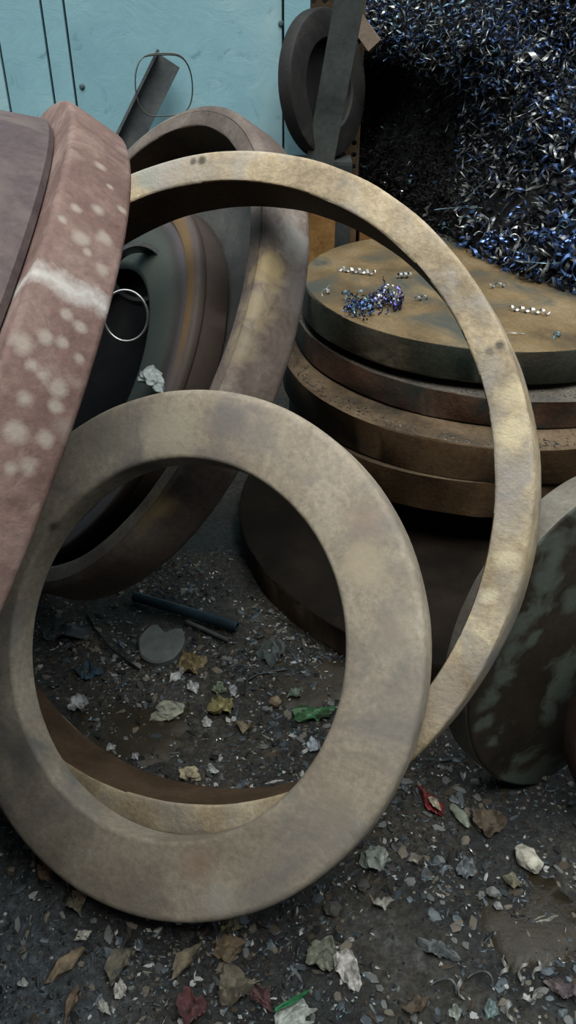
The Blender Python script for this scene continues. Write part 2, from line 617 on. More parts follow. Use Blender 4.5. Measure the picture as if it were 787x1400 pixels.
M_bore = steel('bore_rust_brown', (0.045, 0.028, 0.016), (0.095, 0.058, 0.032), (0.15, 0.10, 0.06), 6.0, (0.6, 0.85), 0.4)
ring('steel_ring', CF, aF, 0.428, 0.307, 0.060, M_front,
     'wide tan-grey steel ring standing in front of all the others', 'ring', bo=0.012, bi=0.008, seed=1.0, group='cut steel rings')
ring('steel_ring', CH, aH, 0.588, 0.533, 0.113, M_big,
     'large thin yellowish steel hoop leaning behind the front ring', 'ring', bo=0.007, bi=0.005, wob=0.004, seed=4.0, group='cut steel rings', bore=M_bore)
a1 = axis(62.9, 35.4)
C1 = Vector((-0.445, 1.819, 0.553))
mc = [(on_cyl(x_, y_, C1, a1, 0.594), r_, c_, k_) for x_, y_, r_, c_, k_ in (
    (372, 368, 0.05, (0.40, 0.32, 0.17), 0.85), (352, 420, 0.05, (0.36, 0.30, 0.19), 0.7), (330, 470, 0.05, (0.33, 0.28, 0.19), 0.7),
    (405, 330, 0.06, (0.34, 0.33, 0.31), 0.8), (362, 312, 0.035, (0.08, 0.075, 0.07), 0.9), (410, 400, 0.06, (0.24, 0.22, 0.215), 0.7),
    (215, 690, 0.05, (0.33, 0.27, 0.13), 0.8), (190, 715, 0.04, (0.30, 0.24, 0.12), 0.6))]
M_coil = steel('ring_brown_purple', (0.095, 0.070, 0.062), (0.175, 0.140, 0.125), (0.28, 0.245, 0.215), 4.5, (0.5, 0.8), 0.3, extra=marks(axis_matrix(C1, a1), mc))
ring('steel_ring', C1, a1, 0.594, 0.539, 0.119, M_coil,
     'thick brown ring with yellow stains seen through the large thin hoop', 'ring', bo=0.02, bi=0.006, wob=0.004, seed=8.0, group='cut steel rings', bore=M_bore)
u1 = Vector((0, 0, 1)).cross(a1).normalized()
v1 = a1.cross(u1)
C2 = C1 - v1 * 0.083 + a1 * 0.004


def radial_bands(nt, vec, col):
    """scorched bands turned into the face of the recessed disc"""
    sp = nt.nodes.new('ShaderNodeSeparateXYZ')
    nt.links.new(vec, sp.inputs[0])
    r2 = math_n(nt, 'ADD', math_n(nt, 'POWER', sp.outputs[0], 2.0), math_n(nt, 'POWER', sp.outputs[1], 2.0))
    rr_ = math_n(nt, 'SQRT', r2)
    nz = noise_n(nt, 9, 4, 0.6, 0, vec)
    rr_ = math_n(nt, 'ADD', rr_, math_n(nt, 'MULTIPLY', math_n(nt, 'SUBTRACT', nz.outputs[0], 0.5), 0.016))
    rb = ramp(nt, [(0.27, (0.005, 0.005, 0.006)), (0.285, (0.045, 0.058, 0.050)), (0.36, (0.060, 0.070, 0.062)), (0.385, (0.045, 0.040, 0.038)),  # innermost near-black stop paints the recess's shade
                   (0.405, (0.115, 0.100, 0.120)), (0.435, (0.150, 0.125, 0.130)), (0.45, (0.060, 0.045, 0.038))])
    nt.links.new(rr_, rb.inputs[0])
    # orange heat stain on the upper part of the outer band
    k = ramp(nt, [(0.14, (0, 0, 0)), (0.24, (1, 1, 1))])
    nt.links.new(sp.outputs[1], k.inputs[0])
    k2 = ramp(nt, [(0.40, (0, 0, 0)), (0.415, (1, 1, 1)), (0.432, (1, 1, 1)), (0.446, (0, 0, 0))])
    nt.links.new(rr_, k2.inputs[0])
    kk = math_n(nt, 'MULTIPLY', k.outputs[0], k2.outputs[0])
    base = mixc(nt, 0.93, col, rb.outputs[0])
    return mixc(nt, math_n(nt, 'MULTIPLY', kk, 0.8), base, (0.20, 0.115, 0.035))


M_inner = steel('recessed_dark_green', (0.035, 0.04, 0.037), (0.065, 0.065, 0.058), (0.11, 0.10, 0.09), 6, (0.4, 0.75), 0.3, extra=radial_bands)
prof = [(0.004, -0.075), (0.262, -0.075), (0.268, -0.069), (0.268, -0.010), (0.275, -0.003), (0.285, 0.0), (0.380, 0.0), (0.392, -0.006), (0.410, -0.006),
        (0.412, -0.022), (0.449, -0.024), (0.449, -0.078), (0.444, -0.084), (0.004, -0.084)]
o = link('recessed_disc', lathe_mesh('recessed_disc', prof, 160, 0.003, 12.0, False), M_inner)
o.data.materials.append(steel('recess_shade_black', (0.003, 0.003, 0.003), (0.005, 0.005, 0.006), (0.009, 0.009, 0.010), 6, (0.8, 0.95), 0.3, spec=0.08))  # shade inside the recess painted on as black
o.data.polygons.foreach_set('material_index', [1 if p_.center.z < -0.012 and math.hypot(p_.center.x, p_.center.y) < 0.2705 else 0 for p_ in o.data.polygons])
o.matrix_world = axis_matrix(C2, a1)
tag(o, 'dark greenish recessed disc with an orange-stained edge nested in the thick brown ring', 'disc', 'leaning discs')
band = link('edge_band', lathe_mesh('edge_band', ring_profile(0.452, 0.411, 0.026, 0.010, 0.003), 160, 0.003, 12.0), M_inner, o)
band['label'] = 'orange and purple scorched edge band'
band.matrix_parent_inverse.identity()
M_backd = steel('back_disc_grey', (0.03, 0.031, 0.032), (0.062, 0.064, 0.064), (0.10, 0.10, 0.098), 5, (0.5, 0.8), 0.3)
disc('steel_disc', C1 - a1 * 0.086, a1, 0.532, 0.03, M_backd,
     'grey disc closing the back of the thick brown ring', 'disc', seed=33.0, group='leaning discs')

# red-brown disc leaning in from the left, its rim facing the camera, with a purple one beside it
aR = axis(74.6, 36.8)
CR = Vector((-0.667, 1.009, 0.600))
RR, TR = 0.69, 0.080
MR = axis_matrix(CR, aR)


def hit_rim(px, py):
    """angle on the red rim cylinder under a pixel"""
    Mi = MR.inverted()
    o = Mi @ EYE
    d = (Mi.to_3x3() @ ray(px, py)).normalized()
    A = d.x ** 2 + d.y ** 2
    B = 2 * (o.x * d.x + o.y * d.y)
    Cc = o.x ** 2 + o.y ** 2 - RR * RR
    t = (-B - math.sqrt(max(0, B * B - 4 * A * Cc))) / (2 * A)
    h = o + d * t
    return math.atan2(h.y, h.x)


mr_ = [(on_cyl(x_, y_, CR, aR, RR), r_ * 0.62, (0.42, 0.365, 0.315), 0.8) for x_, y_, r_ in (
    (137, 228, .017), (133, 286, .017), (167, 287, .012), (110, 325, .018), (142, 325, .018), (140, 368, .014), (104, 285, .013), (150, 255, .009),
    (120, 345, .010), (85, 300, .012), (62, 460, .016), (85, 468, .013), (30, 470, .022), (110, 447, .013), (60, 512, .016), (78, 530, .018),
    (35, 545, .018), (22, 590, .020), (62, 600, .015), (75, 555, .014), (40, 640, .018), (108, 490, .012), (15, 640, .012), (45, 500, .014), (90, 430, .012))]
_chalk, _spots = chalk_band(hit_rim(95, 392), 0.022), marks(MR, mr_)


def red_extra(nt, vec, col):
    return _chalk(nt, vec, _spots(nt, vec, col))


M_red = steel('red_oxide', (0.135, 0.078, 0.068), (0.21, 0.132, 0.116), (0.31, 0.22, 0.195), 9, (0.6, 0.85), 0.3,
              patch=((0.33, 0.25, 0.21), 14.0, 0.58, 0.72), spots=((0.40, 0.34, 0.30), 17, 0.45), extra=red_extra)
M_purple = steel('purple_oxide', (0.062, 0.044, 0.052), (0.092, 0.066, 0.074), (0.145, 0.112, 0.11), 4, (0.6, 0.85), 0.25,
                 patch=((0.16, 0.13, 0.12), 7, 0.56, 0.72))
disc('steel_disc', CR, aR, RR, TR, M_red,
     'red-brown disc with pale spots and a chalk stroke leaning in from the left', 'disc', b=0.007, wob=0.0015, seed=3.0, group='leaning discs')
prof = [(0.004, 0.0), (0.30, 0.0), (0.555, 0.0), (0.565, -0.008), (0.600, -0.08), (0.630, -0.15), (RR - 0.036, -0.205), (RR - 0.040, -0.213), (0.30, -0.213), (0.004, -0.213)]
o = link('tapered_disc', lathe_mesh('tapered_disc', prof, 160, 0.0015, 6.0, False), M_purple)
o.matrix_world = axis_matrix(CR + aR * 0.215, aR)
tag(o, 'dull purple-brown tapered disc at the left edge beside the chalk-marked disc', 'disc', 'leaning discs')

# mottled disc at the right
s = 1.03
CA = EYE + (Vector((0.545, 1.070, 0.309)) - EYE) * s
M_mott = steel('mottled_black_green', (0.020, 0.016, 0.012), (0.030, 0.024, 0.018), (0.045, 0.036, 0.028), 5, (0.45, 0.75), 0.3, patch=((0.075, 0.09, 0.076), 5.0, 0.56, 0.62),
               extra=marks(axis_matrix(CA, axis(-31.8, 8.1)), [(on_plane(x_, y_, CA, axis(-31.8, 8.1)), r_, (0.085, 0.103, 0.088), 0.9) for x_, y_, r_ in (
                   (750, 790, .045), (765, 755, .04), (735, 835, .035), (712, 855, .035), (700, 885, .035), (688, 920, .035), (668, 955, .030), (664, 985, .022),
                   (672, 1015, .016), (655, 990, .020), (780, 905, .045), (765, 945, .045), (752, 975, .030), (780, 820, .03), (728, 870, .02))], 16, 3.0))
M_rim = steel('grey_tan_rim', (0.10, 0.09, 0.07), (0.20, 0.185, 0.155), (0.30, 0.285, 0.245), 5, (0.55, 0.8), 0.25)
dA = disc('steel_disc', CA, axis(-31.8, 8.1), 0.303 * s, 0.064 * s, M_mott,
          'black mottled disc with grey-green patches standing at the right edge', 'disc', b=0.007, seed=15.0, group='leaning discs', rim=M_rim)
M_dred = steel('dark_red_brown', (0.03, 0.018, 0.014), (0.055, 0.033, 0.026), (0.09, 0.06, 0.05), 6, (0.5, 0.8), 0.3)
disc('steel_disc', (0.717, 0.955, 0.205), axis(-8, 14), 0.235, 0.05, M_dred,
     'dark red-brown disc cut off by the right edge in front of the mottled disc', 'disc', seed=19.0, group='leaning discs')

# ============================================================ STACK OF DISCS
M_top = steel('plate_rust_tan', (0.07, 0.052, 0.03), (0.165, 0.116, 0.056), (0.24, 0.18, 0.105), 4.5, (0.6, 0.85), 0.35,
              patch=((0.062, 0.068, 0.058), 3.6, 0.49, 0.62), fine=120)
M_rim1 = steel('rim_green_black', (0.014, 0.022, 0.018), (0.040, 0.042, 0.030), (0.085, 0.066, 0.044), 5, (0.6, 0.85), 0.5,
               patch=((0.19, 0.16, 0.115), 3.2, 0.60, 0.70))
M_pl2 = steel('ledge_grey_dust', (0.055, 0.052, 0.046), (0.115, 0.105, 0.09), (0.19, 0.17, 0.145), 9, (0.7, 0.9), 0.6)
M_rim2 = steel('rim_red_rust', (0.032, 0.022, 0.016), (0.090, 0.048, 0.030), (0.125, 0.075, 0.050), 6, (0.6, 0.85), 0.5,
               patch=((0.026, 0.030, 0.026), 4.0, 0.52, 0.62))
M_pl3 = steel('ledge_tan_dust', (0.035, 0.029, 0.022), (0.115, 0.08, 0.047), (0.19, 0.14, 0.09), 9, (0.7, 0.9), 0.6)
M_rim3 = steel('rim_brown_rust', (0.045, 0.026, 0.013), (0.095, 0.056, 0.027), (0.14, 0.092, 0.05), 5, (0.6, 0.85), 0.4,
               patch=((0.05, 0.042, 0.034), 5.0, 0.54, 0.66))
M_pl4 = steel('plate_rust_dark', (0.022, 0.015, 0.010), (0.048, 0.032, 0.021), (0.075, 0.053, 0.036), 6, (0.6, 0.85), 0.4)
M_pl5 = steel('plate_shade_black', (0.006, 0.005, 0.004), (0.013, 0.010, 0.008), (0.026, 0.019, 0.014), 6, (0.7, 0.9), 0.4, spec=0.12)  # near-black paints in the shade under the upper discs
Z = Vector((0, 0, 1))
stack = [
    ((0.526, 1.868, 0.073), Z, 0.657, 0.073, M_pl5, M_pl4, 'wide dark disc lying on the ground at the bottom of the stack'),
    ((0.58, 2.14, 0.196), Z, 0.46, 0.123, M_pl5, M_pl5, 'thick disc with its shadow painted black, second from the bottom of the stack'),
    ((0.50, 2.105, 0.297), Z, 0.496, 0.100, M_pl3, M_rim3, 'rust-brown disc third from the bottom of the stack'),
    ((0.54, 2.154, 0.400), Vector((0.008, -0.02, 1)), 0.553, 0.096, M_pl3, M_rim3, 'wide rust-brown disc in the middle of the stack with a dusty ledge'),
    ((0.585, 2.255, 0.478), Vector((0.012, -0.02, 1)), 0.567, 0.074, M_pl2, M_rim2, 'thin reddish disc just under the top disc of the stack'),
    ((0.510, 2.190, 0.574), Vector((0.028, 0.0, 1)), 0.470, 0.085, M_top, M_rim1, 'tan rusty disc on top of the stack, strewn with shavings'),
]
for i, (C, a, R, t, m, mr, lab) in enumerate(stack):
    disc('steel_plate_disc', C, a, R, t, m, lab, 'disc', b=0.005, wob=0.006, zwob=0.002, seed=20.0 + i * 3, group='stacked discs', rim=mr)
TOP_C, TOP_A = Vector(stack[-1][0]), stack[-1][1].normalized()


def on_top(px, py):
    d = ray(px, py)
    t = (TOP_C - EYE).dot(TOP_A) / d.dot(TOP_A)
    return EYE + d * t


# ============================================================ HEAP OF METAL SHAVINGS
def heap_y(x, z):
    """front surface of the heap: depth as a function of x and height"""
    toe = np.interp(x, [0.15, 0.30, 0.40, 0.46, 0.68, 0.95, 1.6, 2.2], [3.15, 2.95, 2.72, 2.52, 2.20, 2.02, 1.95, 2.1])
    up = max(0.0, z - 0.56)
    y = toe + 0.80 * up - 0.20 * max(0, z - 1.0)
    if z < 0.56:
        y = max(toe, 2.78) + 0.02
        y = toe + (y - toe) * min(1, (0.56 - z) / 0.05)
    # dark hollow at the left under an overhanging lip
    hx = math.exp(-((x - 0.36) / 0.20) ** 2)
    hz = 1 / (1 + math.exp((z - 0.98) / 0.035))
    y += 0.42 * hx * hz
    lip = math.exp(-((z - 1.13) / 0.14) ** 2)
    y -= 0.24 * lip * math.exp(-((x - 0.42) / 0.22) ** 2)
    # folds
    y += 0.10 * mnoise.noise(Vector((x * 4.0, z * 4.0, 1.2))) + 0.05 * mnoise.noise(Vector((x * 9, z * 9, 4.2)))
    # round the edges back to the wall
    if z > 1.42:
        y += (z - 1.42) * 2.2
    return min(y, 3.46)


def curl_batch(P, Tn, N, length, radius, width, turns, npt=9):
    """vectorised helical ribbons. P centre, Tn axis, N any perpendicular; returns verts, faces"""
    k = len(P)
    B = np.cross(Tn, N)
    s = np.linspace(-0.5, 0.5, npt)
    ph = rng.uniform(0, 2 * np.pi, k)
    ang = ph[:, None] + 2 * np.pi * turns[:, None] * s[None]
    ax = Tn[:, None] * (s[None, :, None] * length[:, None, None])
    c, sn = np.cos(ang)[..., None], np.sin(ang)[..., None]
    rad = radius[:, None, None]
    mid = P[:, None] + ax + rad * (c * N[:, None] + sn * B[:, None])
    taper = (1 - 0.55 * (2 * np.abs(s)) ** 6)[None, :, None]
    w = width[:, None, None] * 0.5 * taper
    v = np.stack([mid - Tn[:, None] * w, mid + Tn[:, None] * w], 2).reshape(-1, 3)
    idx = (np.arange(k) * npt * 2)[:, None] + (np.arange(npt - 1) * 2)[None]
    f = np.stack([idx, idx + 1, idx + 3, idx + 2], -1).reshape(-1, 4)
    return v, f


def rand_dirs(k):
    d = rng.normal(size=(k, 3))
    return d / np.linalg.norm(d, axis=1, keepdims=True)


def perp(T):
    r = rand_dirs(len(T))
    n = r - T * (r * T).sum(1, keepdims=True)
    return n / np.linalg.norm(n, axis=1, keepdims=True)


def mesh_np(name, v, f, mats, midx=None, smooth_it=True):
    me = bpy.data.meshes.new(name)
    me.vertices.add(len(v))
    me.vertices.foreach_set('co', np.asarray(v, np.float32).ravel())
    me.loops.add(f.size)
    me.loops.foreach_set('vertex_index', f.ravel().astype(np.int32))
    me.polygons.add(len(f))
    me.polygons.foreach_set('loop_start', (np.arange(len(f)) * f.shape[1]).astype(np.int32))
    for m in mats:
        me.materials.append(m)
    if midx is not None:
        me.polygons.foreach_set('material_index', midx.astype(np.int32))
    me.polygons.foreach_set('use_smooth', np.full(len(f), smooth_it))
    me.update(calc_edges=True)
    me.validate()
    return me


def swarf_mat(name, c, rough=0.35, metallic=0.9):
    return plain(name, c, rough, metallic, 0.5, 30)


SW = [swarf_mat('swarf_black', (0.02, 0.023, 0.028), 0.4, 0.3),
      swarf_mat('swarf_grey', (0.30, 0.32, 0.33), 0.38, 0.4),
      swarf_mat('swarf_blue', (0.07, 0.13, 0.31), 0.32, 0.4),
      swarf_mat('swarf_teal', (0.16, 0.28, 0.35), 0.35, 0.4),
      swarf_mat('swarf_silver', (0.62, 0.64, 0.64), 0.28),
      swarf_mat('swarf_brown', (0.12, 0.09, 0.065), 0.5, 0.6),
      swarf_mat('swarf_shade_black', (0.008, 0.008, 0.009), 0.8, 0.0)]  # near-black: painted shade of the hollow, also used on the core

xs = np.linspace(0.20, 2.0, 95)
zs = np.linspace(0.02, 1.75, 90)
HY = np.array([[heap_y(x, z) for x in xs] for z in zs])
core_v = np.array([(x, HY[j, i], z) for j, z in enumerate(zs) for i, x in enumerate(xs)])
nx = len(xs)
core_f = np.array([(j * nx + i, j * nx + i + 1, (j + 1) * nx + i + 1, (j + 1) * nx + i)
                   for j in range(len(zs) - 1) for i in range(nx - 1)])
# curls scattered over the core surface
K = 42000
ii = rng.uniform(0, nx - 1.001, K)
jj = rng.uniform(18, len(zs) - 1.001, K)
keep = (xs[0] + ii * (xs[1] - xs[0])) < 1.35
ii, jj = ii[keep], jj[keep]
K = len(ii)
i0, j0 = ii.astype(int), jj.astype(int)
fi, fj = ii - i0, jj - j0
X = xs[i0] * (1 - fi) + xs[i0 + 1] * fi
Zz = zs[j0] * (1 - fj) + zs[j0 + 1] * fj
Y = (HY[j0, i0] * (1 - fi) + HY[j0, i0 + 1] * fi) * (1 - fj) + (HY[j0 + 1, i0] * (1 - fi) + HY[j0 + 1, i0 + 1] * fi) * fj
P = np.stack([X, np.minimum(Y, 3.44) - rng.uniform(-0.005, 0.05, K), Zz], 1)
T = rand_dirs(K) + np.array([0.75, -0.1, 0.5])
T /= np.linalg.norm(T, axis=1, keepdims=True)
coarse = np.clip((X - 0.5) * 1.6 + (0.85 - Zz) * 1.8, 0, 1)           # coarser towards lower right
thin = rng.uniform(0, 1, K) > 0.55 * (coarse > 0.35)
radius = rng.uniform(0.004, 0.010, K) * (1 + 1.2 * coarse)
length = rng.uniform(0.025, 0.085, K) * (1 + 1.3 * coarse * rng.uniform(0, 1, K))
width = rng.uniform(0.004, 0.0095, K) * (1 + 0.9 * coarse)
turns = rng.uniform(0.3, 1.6, K)
P, T, X, Zz, radius, length, width, turns, coarse = (q[thin] for q in (P, T, X, Zz, radius, length, width, turns, coarse))
K = len(P)
hv, hf = curl_batch(P, T, perp(T), length, radius, width, turns)
# colour: patches of blue, grey, teal; shade of the hollow painted near-black
pn = np.array([mnoise.noise(Vector((x * 3.5 + 7, z * 3.5, 0.5))) for x, z in zip(X, Zz)])
u = rng.uniform(0, 1, K) + 0.45 * pn - 0.10 * coarse
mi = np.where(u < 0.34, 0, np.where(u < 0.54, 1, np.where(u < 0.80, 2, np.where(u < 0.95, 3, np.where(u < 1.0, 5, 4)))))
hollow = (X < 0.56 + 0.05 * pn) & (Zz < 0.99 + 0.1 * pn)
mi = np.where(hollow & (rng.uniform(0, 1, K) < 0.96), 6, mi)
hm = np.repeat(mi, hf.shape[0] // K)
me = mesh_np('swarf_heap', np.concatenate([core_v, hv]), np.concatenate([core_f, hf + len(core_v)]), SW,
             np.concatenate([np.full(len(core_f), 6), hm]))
heap = link('metal_shavings_heap', me)
tag(heap, 'tall heap of blue and silver metal shavings behind the stacked discs', 'metal shavings', kind='stuff')


# ---- single shavings that can be told apart
def curl(name, p, T, length, radius, width, turns, mat, label, group=None, npt=28, bend=0.0, thick=0.0007):
    T = Vector(T).normalized()
    ref = Vector((0, 0, 1)) if abs(T.z) < 0.9 else Vector((1, 0, 0))
    N = ref.cross(T).normalized()
    Bn = T.cross(N)
    ph = random.uniform(0, 6.28)
    vs_, fs_ = [], []
    for k in range(npt):
        s_ = k / (npt - 1) - 0.5
        an = ph + 2 * math.pi * turns * s_
        c_ = T * (length * s_) + (N * math.cos(an) + Bn * math.sin(an)) * radius + Bn * bend * (s_ * s_ * 4 - 1) * length
        w_ = 0.5 * width * (1 - 0.7 * abs(2 * s_) ** 4)
        r_ = (N * math.cos(an) + Bn * math.sin(an)) * thick
        for q in (c_ - T * w_ - r_, c_ + T * w_ - r_, c_ + T * w_ + r_, c_ - T * w_ + r_):
            vs_.append(q)
        if k:
            o_ = 4 * k
            for e in range(4):
                fs_.append((o_ - 4 + e, o_ - 4 + (e + 1) % 4, o_ + (e + 1) % 4, o_ + e))
    fs_.append((3, 2, 1, 0))
    e = 4 * (npt - 1)
    fs_.append((e, e + 1, e + 2, e + 3))
    me_ = bpy.data.meshes.new(name)
    me_.from_pydata(vs_, [], fs_)
    smooth(me_, 60)
    o = link(name, me_, mat)
    o.location = p
    return tag(o, label, 'metal shaving', group)


def heap_pt(px, py, out=0.03):
    """march along the pixel ray to the heap surface"""
    d = ray(px, py).normalized()
    t = 1.5
    while t < 5:
        q = EYE + d * t
        if q.y >= heap_y(q.x, q.z) - out:
            return q
        t += 0.005
    return EYE + d * 3.0


S_BLUE, S_TEAL, S_SILV, S_GREY = SW[2], SW[3], SW[4], SW[1]
M_blue_glow = swarf_mat('swarf_bright_blue', (0.16, 0.26, 0.62), 0.25, 0.85)
M_pale = swarf_mat('swarf_pale', (0.60, 0.63, 0.62), 0.35, 0.6)
# the few long ribbons that stand out
for px, py, T, L, R_, W, tr, m, lab in (
    (645, 288, (1, -0.2, 0.12), 0.22, 0.012, 0.008, 0.4, S_TEAL, 'long teal ribbon lying level above the blue shavings at the foot of the heap'),
    (672, 245, (0.8, 0.0, 0.6), 0.16, 0.012, 0.007, 0.5, S_TEAL, 'teal ribbon rising above the long level ribbon in the heap'),
    (745, 355, (1, -0.2, 0.05), 0.16, 0.010, 0.008, 0.35, S_TEAL, 'teal ribbon at the right edge just above the top disc'),
    (713, 335, (0.25, 0, 1), 0.09, 0.012, 0.007, 0.4, S_TEAL, 'short upright teal ribbon near the lower right of the heap'),
    (583, 287, (0.2, 0, 1), 0.05, 0.008, 0.010, 2.0, M_pale, 'small bright shaving touching the rim of the large hoop'),
    (727, 78, (1, -0.3, 0.1), 0.10, 0.012, 0.016, 1.6, M_pale, 'bright silver curl high on the heap near the right edge'),
    (640, 135, (0.7, 0, 0.7), 0.09, 0.022, 0.004, 0.6, S_GREY, 'thin pale loop in the middle of the heap'),
    (625, 230, (0.2, 0, 1), 0.13, 0.010, 0.012, 1.2, S_GREY, 'upright grey ribbon beside the dark hollow in the heap'),
    (715, 175, (0.5, 0, 0.9), 0.12, 0.012, 0.008, 0.6, S_TEAL, 'slanting teal ribbon at mid height on the right of the heap'),
    (537, 12, (1, -0.1, 0.15), 0.08, 0.010, 0.014, 1.4, M_pale, 'bright curl at the top left corner of the heap'),
    (507, 30, (1, -0.1, 0.3), 0.05, 0.008, 0.012, 1.2, M_pale, 'bright flake on the heap beside the leaning flat bar'),
    (575, 8, (1, 0, 0.1), 0.06, 0.008, 0.010, 1.2, M_pale, 'bright flake at the very top of the heap, second curl from the bar'),
):
    curl('metal_shaving', heap_pt(px, py, 0.05), T, L, R_, W, tr, m, lab, 'single ribbons in the heap')
for k in range(46):
    px, py = random.gauss(680, 52), random.gauss(335, 28)
    if not (595 < px < 785 and 270 < py < 392):
        px, py = random.uniform(620, 780), random.uniform(290, 380)
    m, cn = random.choice([(M_blue_glow, 'bright blue'), (M_blue_glow, 'bright blue'), (S_BLUE, 'dark blue'), (S_TEAL, 'teal'), (M_pale, 'pale silver')])
    T = (random.uniform(-1, 1), random.uniform(-0.6, 0.2), random.uniform(-0.7, 0.7))
    curl('metal_shaving', heap_pt(px, py, 0.04), T, random.uniform(0.03, 0.08), random.uniform(0.006, 0.011), random.uniform(0.006, 0.011),
         random.uniform(0.8, 2.4), m, 'short %s curl at the foot of the shavings heap above the top disc' % cn, cn + ' curls at the foot of the heap', npt=22)

# shavings on the top disc
for px, py, T, L, R_, W, tr, m, lab in (
    (487, 374, (1, -0.35, 0.0), 0.11, 0.007, 0.008, 5.0, M_pale, 'silver coil near the back left of the top disc'),
    (551, 380, (1, 0.2, 0.0), 0.04, 0.007, 0.008, 3.0, S_GREY, 'small grey coil right of the silver coil on the top disc'),
    (446, 402, (0.5, 0.8, 0.1), 0.04, 0.007, 0.007, 1.5, M_pale, 'pale flake at the left edge of the top disc'),
    (575, 410, (1, 0.5, 0.0), 0.04, 0.005, 0.006, 2.0, S_GREY, 'tiny grey shaving on the top disc left of the hoop'),
    (722, 428, (1, -0.35, 0.0), 0.10, 0.007, 0.008, 4.0, M_pale, 'silver coil on the top disc right of the hoop'),
    (705, 458, (1, 0.3, 0.0), 0.05, 0.003, 0.008, 0.6, M_pale, 'thin pale sliver on the top disc touching the hoop outline'),
    (760, 461, (0.6, 0.5, 0.1), 0.025, 0.006, 0.006, 1.5, S_TEAL, 'dark little curl near the front edge of the top disc'),
    (680, 393, (1, 0.3, 0.0), 0.06, 0.006, 0.006, 2.0, S_GREY, 'brownish-grey curl at the middle of the top disc'),
):
    q = on_top(px, py) + TOP_A * (R_ + 0.001)
    curl('metal_shaving', q, T, L, R_, W, tr, m, lab, 'shavings on the top disc')


def clump(px0, px1, py, n, mats, label, depthspread=0.03):
    k = n
    P = []
    for _ in range(k):
        q = on_top(random.uniform(px0, px1), py + random.gauss(0, 7))
        P.append((q.x, q.y, q.z + 0.006 + abs(random.gauss(0, 0.011))))
    P = np.array(P)
    T_ = rand_dirs(k)
    v, f = curl_batch(P, T_, perp(T_), rng.uniform(0.015, 0.035, k), rng.uniform(0.003, 0.007, k), rng.uniform(0.004, 0.008, k), rng.uniform(0.5, 2, k))
    mi_ = np.repeat(rng.integers(0, len(mats), k), len(f) // k)
    o = link('shavings_clump', mesh_np('shavings_clump', v, f, mats, mi_))
    tag(o, label, 'metal shavings')


M_violet = swarf_mat('swarf_violet', (0.12, 0.10, 0.34), 0.3)
clump(472, 508, 424, 70, [S_BLUE, S_TEAL, SW[0], M_blue_glow], 'dark blue tuft of shavings on the left of the top disc')
clump(512, 548, 416, 70, [M_violet, S_BLUE, SW[0], M_pale], 'violet-blue tuft of shavings beside the dark blue tuft on the top disc')

# grit on the ledges of the stack
def crumbs(name, pts, size, mats, label, shards=False):
    """many small angular crumbs joined into one object"""
    if shards:      # irregular flat six-sided shards
        hx = [(math.cos(q * math.pi / 3), math.sin(q * math.pi / 3)) for q in range(6)]
        base = np.array([(x_, y_, -0.35) for x_, y_ in hx] + [(0.8 * x_, 0.8 * y_, 0.35) for x_, y_ in hx] + [(0, 0, 0.5)], float)
        tri = np.array([t_ for q in range(6) for t_ in ((q, (q + 1) % 6, 6 + (q + 1) % 6), (q, 6 + (q + 1) % 6, 6 + q), (6 + q, 6 + (q + 1) % 6, 12))])
    else:
        base = np.array([(1, 0, 0), (-1, 0, 0), (0, 1, 0), (0, -1, 0), (0, 0, 0.6), (0, 0, -0.5)], float)
        tri = np.array([(0, 2, 4), (2, 1, 4), (1, 3, 4), (3, 0, 4), (2, 0, 5), (1, 2, 5), (3, 1, 5), (0, 3, 5)])
    nb = len(base)
    k = len(pts)
    ang = rng.uniform(0, 6.28, k)
    sx = size * rng.uniform(0.4, 1.6, k)
    sy = size * rng.uniform(0.3, 1.0, k)
    sz = size * rng.uniform(0.25, 0.8, k) * (0.6 if shards else 1.0)
    v = base[None] * np.stack([sx, sy, sz], 1)[:, None] * rng.uniform(0.55, 1.3, (k, nb, 1))
    if shards:      # tip each shard a little
        v[..., 2] += v[..., 0] * rng.normal(0, 0.22, (k, 1)) + v[..., 1] * rng.normal(0, 0.22, (k, 1))
    c, s_ = np.cos(ang)[:, None], np.sin(ang)[:, None]
    v = np.stack([v[..., 0] * c - v[..., 1] * s_, v[..., 0] * s_ + v[..., 1] * c, v[..., 2]], -1) + pts[:, None]
    f = (np.arange(k) * nb)[:, None, None] + tri[None]
    mi_ = np.repeat(rng.choice(len(mats), k, p=[m[1] for m in mats]), len(tri))
    o = link(name, mesh_np(name, v.reshape(-1, 3), f.reshape(-1, 3), [m[0] for m in mats], mi_, False))
    tag(o, label, 'debris', kind='stuff')
    return o


C_dark = plain('chip_dark', (0.025, 0.027, 0.028), 0.4, 0.2)
C_blue = plain('chip_blue_grey', (0.085, 0.105, 0.12), 0.45, 0.3)
C_tan = plain('chip_tan', (0.17, 0.15, 0.12), 0.8)
C_pale = plain('chip_pale', (0.42, 0.43, 0.42), 0.5)
C_brown = plain('chip_brown', (0.070, 0.055, 0.040), 0.8)
pts = []
for (C, a, R, t, m, mr, lab), Rin, n in ((stack[3], 0.50, 500), (stack[4], 0.44, 420)):
    for _ in range(n):
        th = random.uniform(math.pi * 0.9, math.pi * 1.9)
        rr = R - 0.008 - abs(random.gauss(0, 0.02))
        x, y = rr * math.cos(th), rr * math.sin(th)
        an = a.normalized()
        z = C[2] - (x * an.x + y * an.y) / an.z
        pts.append((C[0] + x, C[1] + y, z + 0.001))
crumbs('grit', np.array(pts), 0.0035, [(C_dark, .4), (C_brown, .25), (C_tan, .2), (C_blue, .15)], 'dark grit lying on the ledges of the stacked discs')

